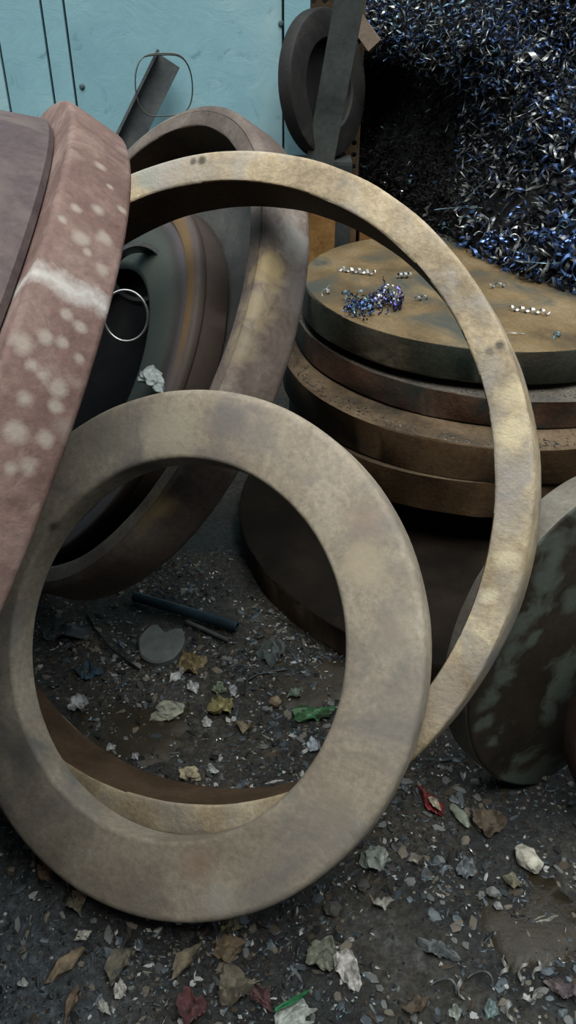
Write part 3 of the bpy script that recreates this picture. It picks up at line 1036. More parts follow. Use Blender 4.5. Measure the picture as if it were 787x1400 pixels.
# ============================================================ THINGS AT THE BACK
M_bar = steel('bar_teal_grey', (0.03, 0.038, 0.04), (0.052, 0.062, 0.063), (0.075, 0.085, 0.082), 6, (0.5, 0.8), 0.2)
M_black = steel('black_iron', (0.012, 0.012, 0.013), (0.024, 0.024, 0.025), (0.045, 0.043, 0.042), 6, (0.5, 0.8), 0.2)


def bar_between(name, p, q, w, t, mat, label, cat, face=None):
    d = q - p
    L = d.length
    zc = d.normalized()
    n = face if face is not None else (EYE - (p + q) / 2)
    n = (n - zc * n.dot(zc)).normalized()
    x = n.cross(zc).normalized()
    M = Matrix((x, n, zc)).transposed().to_4x4()
    M.translation = (p + q) / 2
    o = link(name, box_mesh(name, w, t, L, 0.002), mat)
    o.matrix_world = M
    return tag(o, label, cat) if label else o


# flat bar standing on the orange billet, leaning back beside the heap
p0, p1 = at_y(434, 238, 2.69), at_y(489, -60, 2.70)
BILLET_TOP = p0.z - 0.003
bar_between('flat_bar', p0, p1, 0.085, 0.012, M_bar, 'dark grey-green flat bar leaning between the blue wall and the shavings heap', 'metal bar')
# black ring standing on the steel block
aB = axis(-54, 8)
RB = 0.205
Cb = at_y(452, 116, 2.79)
BLOCK_TOP = Cb.z - 0.05 * aB.z - RB * math.cos(math.radians(8)) - 0.002
prof = [(0.004, -0.038), (0.118, -0.038), (0.122, -0.034), (0.122, -0.006), (0.128, 0.0), (RB - 0.010, 0.0), (RB - 0.003, -0.003), (RB, -0.010),
        (RB, -0.044), (RB - 0.006, -0.05), (0.004, -0.05)]
o = link('iron_pan', lathe_mesh('iron_pan', prof, 120, 0.003, 30.0, False), M_black)
o.matrix_world = axis_matrix(Cb, aB)
tag(o, 'black round iron pan standing at the edge of the blue wall behind the flat bar', 'pan')
# perforated rusty plate
M_perf = steel('perforated_rust', (0.06, 0.04, 0.025), (0.12, 0.085, 0.05), (0.17, 0.13, 0.085), 8, (0.6, 0.85), 0.3)


def perforated_plate(name, w, h, t, nx_, nz_, r, mat):
    """plate with round-ish holes: each cell is an octagonal hole in a square"""
    bm = bmesh.new()
    cw, ch = w / nx_, h / nz_
    for i in range(nx_):
        for j in range(nz_):
            cx, cz = -w / 2 + (i + .5) * cw, -h / 2 + (j + .5) * ch
            sq = [(cw / 2, 0), (cw / 2, ch / 2), (0, ch / 2), (-cw / 2, ch / 2), (-cw / 2, 0), (-cw / 2, -ch / 2), (0, -ch / 2), (cw / 2, -ch / 2)]
            for y in (-t / 2, t / 2):
                O = [bm.verts.new((cx + a_, y, cz + b_)) for a_, b_ in sq]
                I = [bm.verts.new((cx + r * math.cos(k * math.pi / 4), y, cz + r * math.sin(k * math.pi / 4))) for k in range(8)]
                for k in range(8):
                    bm.faces.new((O[k], O[(k + 1) % 8], I[(k + 1) % 8], I[k]))
                if y < 0:
                    I0 = I
                else:
                    for k in range(8):
                        bm.faces.new((I0[k], I0[(k + 1) % 8], I[(k + 1) % 8], I[k]))
    bmesh.ops.remove_doubles(bm, verts=bm.verts, dist=1e-5)
    bmesh.ops.recalc_face_normals(bm, faces=bm.faces)
    me_ = bpy.data.meshes.new(name)
    bm.to_mesh(me_)
    bm.free()
    return link(name, me_, mat)


pp = perforated_plate('perforated_plate', 0.22, 0.9, 0.008, 6, 24, 0.0095, M_perf)
q = at_y(452, 20, 3.0)
pp.location = (q.x, 3.02, 0.95)
tag(pp, 'rusty perforated plate at the top between the blue wall and the flat bar', 'metal plate')
bar_between('angle_bracket', at_y(486, 26, 2.99), at_y(513, 64, 2.93), 0.05, 0.02, steel('bracket_brown', (0.08, 0.055, 0.04), (0.14, 0.105, 0.08), (0.2, 0.16, 0.125), 8),
            'short brown bracket poking out of the heap behind the flat bar', 'bracket')
# dark block behind the top of the hoop
blk = link('steel_block', box_mesh('steel_block', 0.22, 0.12, BLOCK_TOP, 0.012), M_bar)
blk.location = (0.095, 2.815, BLOCK_TOP / 2)
tag(blk, 'dark blue-grey steel block behind the top of the large hoop', 'block')
# rusty square billets standing behind the stack
M_or = steel('billet_orange', (0.14, 0.07, 0.025), (0.26, 0.14, 0.045), (0.34, 0.20, 0.085), 8, (0.6, 0.85), 0.3)
M_brn = steel('billet_brown', (0.06, 0.035, 0.018), (0.11, 0.065, 0.032), (0.16, 0.10, 0.055), 8, (0.6, 0.85), 0.3)
for x0p, x1p, m, lab in ((418, 457, M_or, 'orange rusty billet standing left behind the top disc'),
                         (460, 486, M_brn, 'dark brown billet standing between two others behind the top disc'),
                         (490, 530, M_or, 'orange-brown billet standing behind the hoop right of the dark one')):
    yb = 2.70 if x0p < 430 else 2.80
    A_, B_ = at_y(x0p, 315, yb), at_y(x1p, 315, yb)
    hb = BILLET_TOP if x0p < 430 else 0.62
    o = link('steel_billet', box_mesh('steel_billet', B_.x - A_.x, 0.06, hb, 0.005), m)
    o.location = ((A_.x + B_.x) / 2, yb - 0.01 + (0.012 if m is M_brn else 0), hb / 2)
    tag(o, lab, 'billet', 'billets behind the stack')

# angle iron with a wire hoop, leaning on the blue wall behind the rings
M_ang = steel('angle_iron_dark', (0.03, 0.038, 0.042), (0.055, 0.068, 0.075), (0.10, 0.115, 0.12), 8, (0.4, 0.75), 0.2)
pa, pb = at_y(172, 200, 2.74), at_y(230, 82, 2.83)
da = (pa - pb).normalized()
pa = pb + da * ((pb.z - 0.0) / -da.z)
ang = bpy.data.objects.new('angle_iron', None)
COL.objects.link(ang)
ang.location = pa
tag(ang, 'dark angle iron leaning on the blue wall above the rings', 'metal bar')
bpy.context.view_layer.update()
nrm = Vector((0.25, -1, 0.35))
zc = (pb - pa).normalized()
nn = (nrm - zc * nrm.dot(zc)).normalized()
xx = nn.cross(zc).normalized()
for k, (off, w_, t_) in enumerate(((Vector((0, 0, 0)), 0.078, 0.009), (xx * 0.036 + nn * 0.024, 0.009, 0.05))):
    o = link('flange', box_mesh('flange', w_, t_, (pb - pa).length, 0.002), M_ang)
    M = Matrix((xx, nn, zc)).transposed().to_4x4()
    M.translation = (pa + pb) / 2 + off
    o.parent = ang
    o.matrix_parent_inverse = ang.matrix_world.inverted()
    o.matrix_world = M
M_wire = plain('wire_dark', (0.09, 0.10, 0.10), 0.5, 0.6)
pc_ = at_y(225, 116, 2.76)
path = []
for k in range(60):
    th = 2 * math.pi * k / 59 * 1.25 + 0.6
    path.append(pc_ + Vector((0.082 * math.cos(th), 0.03 * math.sin(th * 1.3) - 0.015, 0.092 * math.sin(th) + 0.01 * math.sin(3 * th))))
tag(link('wire_loop', tube_mesh('wire_loop', path, 0.0022, 6), M_wire), 'dark wire hoop hanging round the top of the angle iron', 'wire')

# pipes and hoop in the dark hole of the nested ring
def in_ring(px, py, off=0.0):
    d = ray(px, py)
    t = ((C2 + a1 * off) - EYE).dot(a1) / d.dot(a1)
    return EYE + d * t


pm = in_ring(190, 372, 0.02)
dirp = Vector((-0.12, 0.75, -0.42)).normalized()
pipe = link('black_pipe', tube_mesh('black_pipe', [pm + dirp * s_ for s_ in (0, 0.004, 0.03, 0.06)], [0.062, 0.064, 0.064, 0.064], 40, hollow=0.055),
            plain('pipe_black', (0.012, 0.013, 0.018), 0.25, 0.6))
lip = link('lip', tube_mesh('lip', [pm + dirp * s_ for s_ in (-0.003, -0.001, 0.006)], [0.0645, 0.0655, 0.0655], 40, hollow=0.056), plain('lip_steel', (0.035, 0.037, 0.042), 0.22, 0.8), pipe)
lip['label'] = 'shiny cut lip of the pipe'
tag(pipe, 'black pipe end with a shiny lip inside the dark nested ring', 'pipe')
hm_ = in_ring(172, 432, 0.03)
path = [hm_ + Vector((0.048 * math.cos(t_), 0.02 * math.sin(t_), 0.050 * math.sin(t_))) for t_ in np.linspace(0, 2 * math.pi, 49)]
tag(link('metal_hoop', tube_mesh('metal_hoop', path, 0.0032, 8), plain('hoop_bright', (0.5, 0.5, 0.5), 0.3, 0.9)),
    'thin bright metal hoop below the black pipe end', 'hoop')
# ============================================================ LITTER
def px_scale(p):
    return (p - EYE).dot(FW) / F


def flake_mesh(name, w, h, crumple, seed, pointed=0.0, n=11, thick=0.0012, curlup=0.0):
    """irregular torn sheet, crumpled, with real thickness"""
    rnd = random.Random(int(seed * 1000) + 5)
    nc = rnd.randint(4, 6)
    cs = sorted((2 * math.pi * (i + rnd.uniform(-0.3, 0.3)) / nc, rnd.uniform(0.62, 1.05)) for i in range(nc))
    def support(th):
        # radius of a random polygon with corners cs
        th %= 2 * math.pi
        for (a0, r0), (a1_, r1_) in zip(cs, cs[1:] + [(cs[0][0] + 2 * math.pi, cs[0][1])]):
            for t_ in (th, th + 2 * math.pi):
                if a0 <= t_ <= a1_:
                    den = r0 * math.sin(t_ - a0) + r1_ * math.sin(a1_ - t_)
                    return r0 * r1_ * math.sin(a1_ - a0) / max(den, 1e-4)
        return 0.8
    top, bot = [], []
    for j in range(n):
        for i in range(n):
            a_, b_ = i / (n - 1) * 2 - 1, j / (n - 1) * 2 - 1
            dx_, dy_ = a_ * math.sqrt(1 - b_ * b_ / 2), b_ * math.sqrt(1 - a_ * a_ / 2)
            th = math.atan2(dy_, dx_)
            k = min(support(th), 1.3) * (1 + 0.16 * mnoise.noise(Vector((math.cos(th) * 4 + seed, math.sin(th) * 4, 2.0))))
            x = dx_ * k * (1 - pointed * dy_ * dy_) * w / 2
            y = dy_ * k * h / 2
            z = crumple * (1.3 * mnoise.noise(Vector((a_ * 1.7 + seed * 3, b_ * 1.7, 0.5))) + 0.9 * abs(mnoise.noise(Vector((a_ * 3.2 + seed, b_ * 3.2, 5)))))
            z += curlup * (a_ * a_) * w
            top.append((x, y, z + thick))
            bot.append((x, y, z))
    N = n * n
    f = []
    for j in range(n - 1):
        for i in range(n - 1):
            q = (j * n + i, j * n + i + 1, (j + 1) * n + i + 1, (j + 1) * n + i)
            f.append(q)
            f.append(tuple(N + t_ for t_ in q[::-1]))
    rim = [i for i in range(n)] + [j * n + n - 1 for j in range(1, n)] + [(n - 1) * n + i for i in range(n - 2, -1, -1)] + [j * n for j in range(n - 2, 0, -1)]
    for a_, b_ in zip(rim, rim[1:] + rim[:1]):
        f.append((b_, a_, N + a_, N + b_))
    me_ = bpy.data.meshes.new(name)
    me_.from_pydata(top + bot, [], f)
    smooth(me_, 16)
    return me_


def lump_mesh(name, w, h, d, seed, rough=0.35, sub=3):
    bm = bmesh.new()
    bmesh.ops.create_icosphere(bm, subdivisions=sub, radius=0.5)
    for v in bm.verts:
        c = v.co.copy()
        k = 1 + rough * mnoise.noise(c * 2.6 + Vector((seed, 0, 0))) + rough * (0.6 * abs(mnoise.noise(c * 6 + Vector((0, seed, 0)))) - 0.5 * abs(mnoise.noise(c * 11 + Vector((0, seed, 2)))))
        v.co = Vector((c.x * k * w, c.y * k * h, c.z * k * d))
    me_ = bpy.data.meshes.new(name)
    bm.to_mesh(me_)
    bm.free()
    smooth(me_, 20 if rough > 0.6 else 32)
    return me_


PAL = {}


def pal(c, rough=0.7, met=0.0):
    key = (c, rough, met)
    if key not in PAL:
        m = plain('litter_%d' % len(PAL), c, rough, met, 0.3, 60)
        nt_ = m.node_tree
        b_ = nt_.nodes['Principled BSDF']
        src = b_.inputs['Base Color'].links[0].from_socket
        tco = [n_ for n_ in nt_.nodes if n_.type == 'TEX_COORD'][0].outputs['Object']
        nd = noise_n(nt_, 45, 5, 0.7, 0.5, tco, (len(PAL) * 1.7, 0, 0))
        rd = ramp(nt_, [(0.42, (0, 0, 0)), (0.68, (0.8, 0.8, 0.8))])
        nt_.links.new(nd.outputs[0], rd.inputs[0])
        nt_.links.new(mixc(nt_, rd.outputs[0], src, (0.055, 0.050, 0.042)), b_.inputs['Base Color'])
        PAL[key] = m
    return PAL[key]


WHITE, CREAM, GREYW = (0.50, 0.53, 0.54), (0.52, 0.47, 0.36), (0.36, 0.40, 0.38)
YELLOW, GREEN, BLUEG = (0.24, 0.185, 0.085), (0.05, 0.18, 0.07), (0.07, 0.095, 0.115)
BLUE, REDC, MAG = (0.04, 0.085, 0.13), (0.25, 0.03, 0.035), (0.13, 0.05, 0.055)
TAN, BROWN, OLIVE, PGREEN = (0.28, 0.215, 0.14), (0.12, 0.085, 0.05), (0.12, 0.11, 0.06), (0.25, 0.33, 0.22)
# name, shape, px, py, w_px, h_px, angle, colour, roughness, label, category
LIT = [
    ('plastic_scrap', 'flake', 108, 965, 30, 22, 30, WHITE, .4, 'whitish blue crumpled plastic at the lower left inside the front ring', 'plastic'),
    ('blue_rag', 'flake', 118, 921, 46, 26, 10, BLUE, .8, 'blue rag on the dirt inside the front ring, left side', 'rag'),
    ('plastic_strip', 'flake', 85, 866, 80, 24, 8, BLUEG, .5, 'blue-grey flat strip at the far left inside the front ring', 'plastic'),
    ('foil_wrapper', 'flake', 264, 909, 38, 44, 20, YELLOW, .5, 'crumpled yellow-brown wrapper beside the grey broken puck', 'wrapper'),
    ('paper_scrap', 'flake', 243, 923, 15, 30, -30, WHITE, .6, 'white scrap just left below the yellow-brown wrapper', 'paper'),
    ('paper_scrap', 'flake', 263, 940, 18, 20, 15, WHITE, .6, 'white scrap just below the yellow-brown wrapper', 'paper'),
    ('paper_scrap', 'flake', 318, 943, 14, 18, 15, (0.45, 0.5, 0.52), .6, 'pale bluish scrap right of the green-yellow wrapper', 'paper'),
    ('plastic_scrap', 'flake', 298, 943, 24, 16, 15, PGREEN, .4, 'pale green plastic scrap at the centre of the front ring', 'plastic'),
    ('wrapper', 'flake', 300, 968, 44, 34, 25, (0.30, 0.28, 0.13), .5, 'green-yellow crumpled wrapper at the centre of the front ring', 'wrapper'),
    ('tissue_wad', 'wad', 230, 976, 44, 22, 10, (0.40, 0.42, 0.34), .8, 'pale crumpled tissue left below the centre of the front ring', 'tissue'),
    ('paper_scrap', 'flake', 151, 1021, 14, 10, 15, WHITE, .6, 'small white flake near the lower left bore of the front ring', 'paper'),
    ('paper_scrap', 'flake', 185, 1034, 15, 16, 40, WHITE, .6, 'white pointed flake near the lower left bore of the front ring', 'paper'),
    ('tissue_wad', 'wad', 258, 1060, 26, 18, 0, (0.48, 0.42, 0.28), .8, 'cream crumb at the bottom inside the front ring', 'tissue'),
    ('paper_scrap', 'flake', 290, 1054, 12, 15, 60, WHITE, .6, 'small white flake at the bottom inside the front ring', 'paper'),
    ('paper_scrap', 'flake', 282, 988, 14, 14, 60, WHITE, .6, 'small white flake below the green-yellow wrapper', 'paper'),
    ('leaf', 'leaf', 335, 995, 34, 12, -20, (0.30, 0.26, 0.18), .8, 'dry curled leaf right of the green-yellow wrapper', 'leaf'),
    ('green_packet', 'flake', 430, 978, 54, 24, 10, GREEN, .3, 'bright green plastic packet at the right inside the front ring', 'packet'),
    ('foil_scrap', 'flake', 430, 1020, 22, 20, 30, (0.45, 0.52, 0.58), .3, 'bluish foil scrap below the bright green packet', 'foil'),
    ('plastic_scrap', 'flake', 374, 1070, 26, 5, 10, WHITE, .5, 'thin white sliver on the hoop rim at the bottom of the front ring', 'plastic'),
    ('plastic_scrap', 'flake', 372, 895, 40, 30, 30, (0.10, 0.13, 0.13), .5, 'dull blue-grey plastic scrap at the upper right inside the front ring', 'plastic'),
    ('plastic_scrap', 'flake', 403, 948, 24, 16, 30, (0.20, 0.26, 0.20), .5, 'grey-green scrap above the bright green packet', 'plastic'),
    ('stone', 'lump', 376, 962, 20, 14, 0, TAN, .9, 'tan pebble between the wrapper and the green packet', 'stone'),
    ('red_wrapper', 'flake', 588, 1097, 24, 42, 25, REDC, .4, 'red and cream wrapper right of the front ring', 'wrapper'),
    ('glass_shard', 'lump', 629, 1116, 18, 38, 25, (0.30, 0.34, 0.27), .3, 'pale green bottle shard right of the red wrapper', 'glass'),
    ('tissue_wad', 'wad', 512, 1176, 36, 34, -30, (0.36, 0.42, 0.38), .8, 'greyish white crumpled tissue right of the bottom of the front ring', 'tissue'),
    ('wood_sliver', 'leaf', 569, 1180, 26, 10, 20, (0.48, 0.46, 0.38), .7, 'pale wood sliver below the red wrapper', 'wood'),
    ('plastic_scrap', 'leaf', 524, 1238, 32, 16, 10, (0.46, 0.47, 0.42), .5, 'whitish curved plastic scrap below the crumpled tissue', 'plastic'),
    ('plastic_scrap', 'flake', 636, 1189, 26, 30, -20, (0.16, 0.19, 0.21), .4, 'grey-blue film scrap in the middle of the right foreground', 'plastic'),
    ('foam_chunk', 'lump', 721, 1177, 34, 38, 30, (0.62, 0.60, 0.50), .8, 'white and yellowish foam chunk near the right edge', 'foam'),
    ('rag_scrap', 'flake', 704, 1210, 34, 22, -20, (0.20, 0.19, 0.13), .8, 'olive cloth scrap below the white foam chunk', 'rag'),
    ('rag_scrap', 'flake', 668, 1128, 52, 40, 15, (0.13, 0.10, 0.07), .8, 'brown cloth scrap right of the pale glass shard', 'rag'),
    ('torn_paper', 'flake', 475, 1326, 38, 50, 25, (0.72, 0.70, 0.66), .8, 'torn white paper in the middle of the near ground', 'paper'),
    ('plastic_bag', 'flake', 441, 1312, 50, 44, 20, (0.24, 0.26, 0.20), .5, 'crumpled greyish bag just left of the torn white paper', 'bag'),
    ('snack_packet', 'flake', 404, 1392, 70, 38, 30, (0.52, 0.56, 0.52), .35, 'white packet with a green edge at the bottom of the picture', 'packet'),
    ('plastic_film', 'flake', 600, 1300, 62, 28, -25, (0.16, 0.18, 0.19), .4, 'long grey film scrap below the middle of the right foreground', 'plastic'),
    ('bark_scrap', 'flake', 570, 1376, 44, 26, 30, (0.13, 0.10, 0.07), .8, 'brown bark scrap at the bottom right of centre', 'bark'),
    ('purple_scrap', 'flake', 768, 1352, 44, 22, -35, (0.13, 0.10, 0.11), .5, 'purplish scrap at the lower right corner', 'plastic'),
    ('red_rag', 'flake', 262, 1378, 48, 46, 10, MAG, .8, 'dark red rag scrap at the bottom left of centre', 'rag'),
    ('red_rag', 'flake', 354, 1362, 32, 44, 40, (0.13, 0.06, 0.065), .8, 'dull wine-red rag scrap left of the white packet', 'rag'),
    ('cloth_scrap', 'flake', 322, 1352, 62, 46, 0, (0.17, 0.15, 0.11), .8, 'tan crumpled cloth between the two red rags', 'rag'),
    ('paper_scrap', 'flake', 112, 1278, 22, 14, 20, (0.55, 0.53, 0.46), .8, 'whitish flat chip left below the front ring', 'paper'),
    ('paper_scrap', 'flake', 163, 1354, 20, 24, 30, (0.58, 0.57, 0.52), .8, 'white chip at lower left, upper of two', 'paper'),
    ('paper_scrap', 'flake', 141, 1375, 14, 26, 40, (0.50, 0.50, 0.46), .8, 'white chip at lower left, lower of two', 'paper'),
    ('paper_scrap', 'flake', 30, 1345, 16, 12, 10, (0.50, 0.51, 0.50), .8, 'small white chip at the left edge of the near ground', 'paper'),
    ('dry_leaf', 'leaf', 92, 1317, 24, 56, -40, TAN, .85, 'long tan dry leaf at lower left', 'leaf'),
    ('dry_leaf', 'leaf', 98, 1370, 18, 56, -10, (0.24, 0.17, 0.11), .85, 'brown dry leaf at the bottom left below the long tan one', 'leaf'),
    ('dry_leaf', 'leaf', 105, 1238, 36, 34, 30, (0.26, 0.23, 0.16), .85, 'broad tan leaf touching the lower left of the front ring', 'leaf'),
    ('dry_leaf', 'leaf', 62, 1195, 26, 24, 30, (0.22, 0.16, 0.10), .85, 'small brown leaf under the lower left edge of the front ring', 'leaf'),
    ('husk', 'leaf', 255, 1318, 30, 70, -35, (0.25, 0.215, 0.15), .85, 'long pale husk lying below the front ring', 'leaf'),
    ('husk', 'leaf', 165, 1315, 36, 58, -20, (0.19, 0.17, 0.13), .85, 'grey-tan husk left of the long pale husk', 'leaf'),
    ('cardboard_scrap', 'flake', 312, 1300, 46, 30, 25, (0.21, 0.16, 0.10), .85, 'brown cardboard scrap under the bottom edge of the front ring', 'cardboard'),
    ('cardboard_scrap', 'flake', 316, 1268, 36, 24, 15, (0.27, 0.25, 0.15), .85, 'yellowish cardboard scrap wedged at the foot of the front ring', 'cardboard'),
    ('stone', 'lump', 455, 1245, 26, 22, 0, (0.10, 0.10, 0.095), .8, 'grey pebble right of the foot of the front ring', 'stone'),
    ('stone', 'lump', 495, 1212, 20, 16, 0, (0.09, 0.09, 0.088), .8, 'dark pebble between tissue and front ring', 'stone'),
    ('stone', 'lump', 672, 1222, 20, 14, 0, (0.22, 0.23, 0.22), .6, 'small grey pebble at the edge of the right mud patch', 'stone'),
    ('stone', 'lump', 680, 1240, 14, 12, 0, (0.30, 0.31, 0.30), .6, 'tiny pale pebble at the edge of the right mud patch', 'stone'),
    ('plastic_scrap', 'flake', 745, 1256, 40, 10, 15, (0.34, 0.34, 0.30), .5, 'thin pale scrap on the right mud patch', 'plastic'),
    ('rag_scrap', 'flake', 735, 1052, 50, 26, 25, (0.17, 0.15, 0.12), .85, 'dry brown weed scrap under the mottled disc', 'rag'),
    ('plastic_scrap', 'flake', 625, 1385, 22, 26, 10, (0.38, 0.42, 0.38), .5, 'pale scrap at the bottom edge right of centre', 'plastic'),
    ('plastic_scrap', 'flake', 672, 1378, 18, 26, -10, (0.22, 0.32, 0.33), .4, 'pale teal scrap at the bottom edge near the curls', 'plastic'),
    ('white_plastic', 'wad', 209, 527, 30, 34, 20, (0.38, 0.44, 0.44), .6, 'white crumpled plastic just above the top of the front ring', 'plastic'),
]
for k, (nm, shp, px, py, w_, h_, an, col, rg, lab, cat) in enumerate(LIT):
    z0 = 0.0
    p = at_z(px, py, 0.004)
    if nm == 'white_plastic':
        p = in_ring(px, py, 0.03)
    if 'hoop rim' in lab:
        p = at_z(px, py, 0.118)
    sc = px_scale(p)
    tilt = -(p - EYE).normalized().z                         # foreshortening of the ground here
    gr = 1.2 if shp in ('flake', 'leaf') else 0.85
    W_, H_ = gr * w_ * sc, gr * h_ * sc / max(tilt, 0.5)
    if shp == 'flake':
        me_ = flake_mesh(nm, W_, H_, 0.22 * min(W_, H_), k * 1.37)
    elif shp == 'leaf':
        me_ = flake_mesh(nm, W_, H_, 0.15 * min(W_, H_), k * 1.37, pointed=0.6, curlup=0.25)
    elif shp == 'wad':
        me_ = lump_mesh(nm, W_, H_, min(W_, H_) * 0.6, k * 2.1, 0.9)
    else:
        me_ = lump_mesh(nm, W_, H_, min(W_, H_) * 0.7, k * 2.1, 0.35)
    o = link(nm, me_, pal(col, rg))
    zmin = min(v.co.z for v in me_.vertices)
    base = ground_h(p.x, p.y) if nm != 'white_plastic' and 'hoop rim' not in lab else p.z
    o.location = (p.x, p.y, base - zmin * (0.55 if shp in ('flake', 'leaf') else 0.75) + 0.001)
    o.rotation_euler = (0, 0, math.radians(an))
    tag(o, lab, cat)
    if nm == 'red_wrapper':
        c_ = link('cream_panel', flake_mesh('cream_panel', W_ * 0.55, H_ * 0.5, 0.1 * W_, 4.0), pal(CREAM, .5), o)
        c_.location = (0, -H_ * 0.12, 0.2 * W_ + 0.003)
    if nm == 'snack_packet':
        c_ = link('green_edge', flake_mesh('green_edge', W_ * 0.9, H_ * 0.22, 0.05 * W_, 4.0), pal((0.03, 0.25, 0.10), .4), o)
        c_.location = (0, H_ * 0.34, 0.12 * W_)

# dark pipe, rod and broken puck on the ground inside the front ring
M_pipe = plain('pipe_blue_black', (0.022, 0.045, 0.062), 0.3, 0.1, 0.25, 20)
A_, B_ = at_z(183, 815, 0.022), at_z(324, 857, 0.020)
dd = (B_ - A_)
tag(link('plastic_pipe', tube_mesh('plastic_pipe', [A_ + dd * t_ for t_ in (0, 0.02, 0.5, 0.98, 1)], [0.0115, 0.0125, 0.0125, 0.0125, 0.0115], 20, hollow=0.009), M_pipe),
    'blue-black pipe lying on the ground behind the front ring', 'pipe')
A_, B_ = at_z(255, 850, 0.008), at_z(312, 876, 0.008)
tag(link('metal_rod', tube_mesh('metal_rod', [A_, A_.lerp(B_, 0.5), B_], 0.0055, 10), plain('rod_grey', (0.10, 0.115, 0.115), 0.5, 0.3)),
    'thin grey rod lying beside the blue-black pipe', 'rod')


def puck():
    c = at_z(222, 884, 0.0)
    R_ = 32 * px_scale(c)
    n = 40
    bm = bmesh.new()
    rings = []
    for zz, k in ((0.0, 1.0), (0.016, 1.0), (0.020, 0.93)):
        row = []
        for i in range(n):
            th = 2 * math.pi * i / n
            r_ = R_ * k * (1 + 0.05 * mnoise.noise(Vector((math.cos(th) * 2, math.sin(th) * 2, 1))))
            dth = abs((th - math.radians(75) + math.pi) % (2 * math.pi) - math.pi)
            if dth < 0.62:
                r_ *= 0.45 + 0.55 * (dth / 0.62) ** 2
            row.append(bm.verts.new((r_ * math.cos(th), r_ * 1.15 * math.sin(th), zz)))
        rings.append(row)
    for A, B in zip(rings, rings[1:]):
        for i in range(n):
            bm.faces.new((A[i], A[(i + 1) % n], B[(i + 1) % n], B[i]))
    bm.faces.new(rings[-1])
    bm.faces.new(rings[0][::-1])
    me_ = bpy.data.meshes.new('broken_puck')
    bm.to_mesh(me_)
    bm.free()
    smooth(me_, 35)
    o = link('broken_puck', me_, plain('puck_grey', (0.13, 0.15, 0.15), 0.6))
    o.location = (c.x, c.y, 0.0)
    o.rotation_euler = (math.radians(6), math.radians(-4), 0)
    tag(o, 'grey broken round puck with a bite out of it, inside the front ring', 'puck')


puck()
# thin dark wire arcs
for pts_, lab in (([(333, 950), (338, 930), (352, 922), (372, 918), (392, 915)], 'thin dark wire arc on the dirt inside the front ring'),
                  ([(120, 840), (132, 862), (150, 885), (180, 908), (190, 915)], 'dark cord on the dirt left of the broken puck')):
    tag(link('wire', tube_mesh('wire', [at_z(x_, y_, 0.006) for x_, y_ in pts_], 0.0025, 6), C_dark), lab, 'wire')

# pale curls at the lower right
for px, py, ang_, L, lab in ((690, 1322, 70, 0.03, 'pale curl in the near right corner, leftmost of the upright ones'),
                             (713, 1332, 65, 0.035, 'pale curl in the near right corner right of the leftmost one'),
                             (728, 1362, 25, 0.035, 'pale curl lying flat beside the purplish scrap'),
                             (697, 1385, 95, 0.03, 'pale curl at the bottom edge near the right corner'),
                             (628, 1348, 100, 0.035, 'pale curl left of the big grey arc in the near ground'),
                             (735, 1325, 60, 0.03, 'pale curl on the mud just above the flat one')):
    p = at_z(px, py, 0.009)
    curl('metal_shaving', p, (math.cos(math.radians(ang_)), math.sin(math.radians(ang_)), 0.05), L, 0.005, 0.008, 1.1,
         pal((0.34, 0.34, 0.32), 0.5, 0.3), lab, 'curls on the near ground', npt=18, thick=0.0009)
for px, py, lab in ((655, 1345, 'big grey arc of shaving in the near right ground'), (605, 1355, 'grey arc of shaving left of the big grey arc')):
    p = at_z(px, py, 0.006)
    path = [p + Vector((0.020 * math.cos(t_), 0.016 * math.sin(t_), 0.003 + 0.006 * math.sin(t_ * 2))) for t_ in np.linspace(-0.3, 2.6, 16)]
    o = link('metal_shaving', tube_mesh('metal_shaving', path, [0.001 + 0.0016 * math.sin(math.pi * i / 15) for i in range(16)], 8), pal((0.15, 0.16, 0.16), 0.4, 0.4))
    tag(o, lab, 'metal shaving', 'curls on the near ground')
q = EYE + (at_z(327, 298, 0.75) - EYE)
curl('metal_shaving', q, (0.15, 0, 1), 0.05, 0.006, 0.010, 0.4, M_pale, 'bright pale curl on the thick ring under the top of the hoop', npt=14)

# ============================================================ CHIPS OVER THE GROUND
def scatter(n, x0, x1, y0, y1):
    x = rng.uniform(x0, x1, n)
    y = rng.uniform(y0, y1, n)
    dn = np.array([mnoise.noise(Vector((a_ * 5, b_ * 5, 2.2))) for a_, b_ in zip(x, y)])
    k = rng.uniform(0, 1, n) < 0.55 + 0.8 * dn
    x, y = x[k], y[k]
    z = np.array([ground_h(a_, b_) for a_, b_ in zip(x, y)])
    return np.stack([x, y, z + 0.0008], 1)


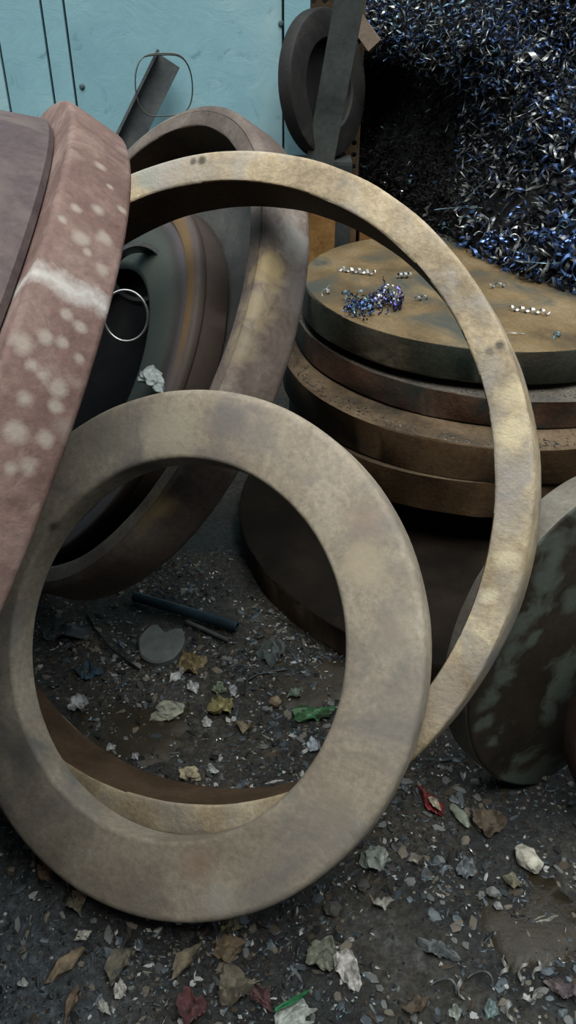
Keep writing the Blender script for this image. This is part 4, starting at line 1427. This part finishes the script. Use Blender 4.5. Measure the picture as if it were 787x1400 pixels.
crumbs('ground_chips', scatter(34000, -0.75, 0.75, 0.42, 1.75), 0.0040,
       [(C_dark, .36), (C_blue, .30), (C_brown, .16), (C_tan, .10), (C_pale, .08)], 'fine metal chips and grit strewn over the dirt')
crumbs('ground_pebbles', scatter(1500, -0.75, 0.75, 0.45, 1.75), 0.0075,
       [(C_dark, .44), (C_blue, .24), (C_brown, .20), (C_tan, .09), (C_pale, .03)], 'coarser bits of slag and rubble over the dirt', True)
# small curls among the chips
G = scatter(1600, -0.7, 0.75, 0.45, 1.75)
G[:, 2] += 0.003
Tg = rand_dirs(len(G)) * np.array([1, 1, 0.3])
Tg /= np.linalg.norm(Tg, axis=1, keepdims=True)
gv, gf = curl_batch(G, Tg, perp(Tg), rng.uniform(0.008, 0.024, len(G)), rng.uniform(0.001, 0.004, len(G)), rng.uniform(0.002, 0.0045, len(G)), rng.uniform(0.2, 1.4, len(G)), 7)
gm = np.repeat(rng.choice(4, len(G), p=[.35, .30, .2, .15]), len(gf) // len(G))
o = link('ground_shavings', mesh_np('ground_shavings', gv, gf, [SW[1], SW[3], SW[5], M_pale], gm))
tag(o, 'tiny metal shavings trodden into the dirt', 'metal shavings', kind='stuff')

R_ = scatter(3400, -0.75, 0.75, 0.42, 1.75)
C_grey = plain('chip_grey', (0.16, 0.17, 0.165), 0.6)
crumbs('ground_rubble', R_, 0.0105, [(C_dark, .32), (C_blue, .28), (C_brown, .16), (C_tan, .12), (C_grey, .12)],
       'flat bits of slag, bark and plastic trodden into the dirt', True)
crumbs('ground_scraps', scatter(800, -0.72, 0.72, 0.45, 1.6), 0.0075, [(C_pale, .34), (C_tan, .26), (C_grey, .40)],
       'small pale scraps of paper and plastic trodden into the dirt', True)

# rusty, dusty scrap is dull: keep every surface's reflectance low
ALBEDO = 0.62
for m in bpy.data.materials:
    nt = m.node_tree
    b = nt.nodes.get('Principled BSDF')
    if b is None or not b.inputs['Base Color'].is_linked:
        continue
    src = b.inputs['Base Color'].links[0].from_socket
    nt.links.new(mixc(nt, 1.0, src, (ALBEDO,) * 3, 'MULTIPLY'), b.inputs['Base Color'])
    b.inputs['Specular IOR Level'].default_value *= 0.6
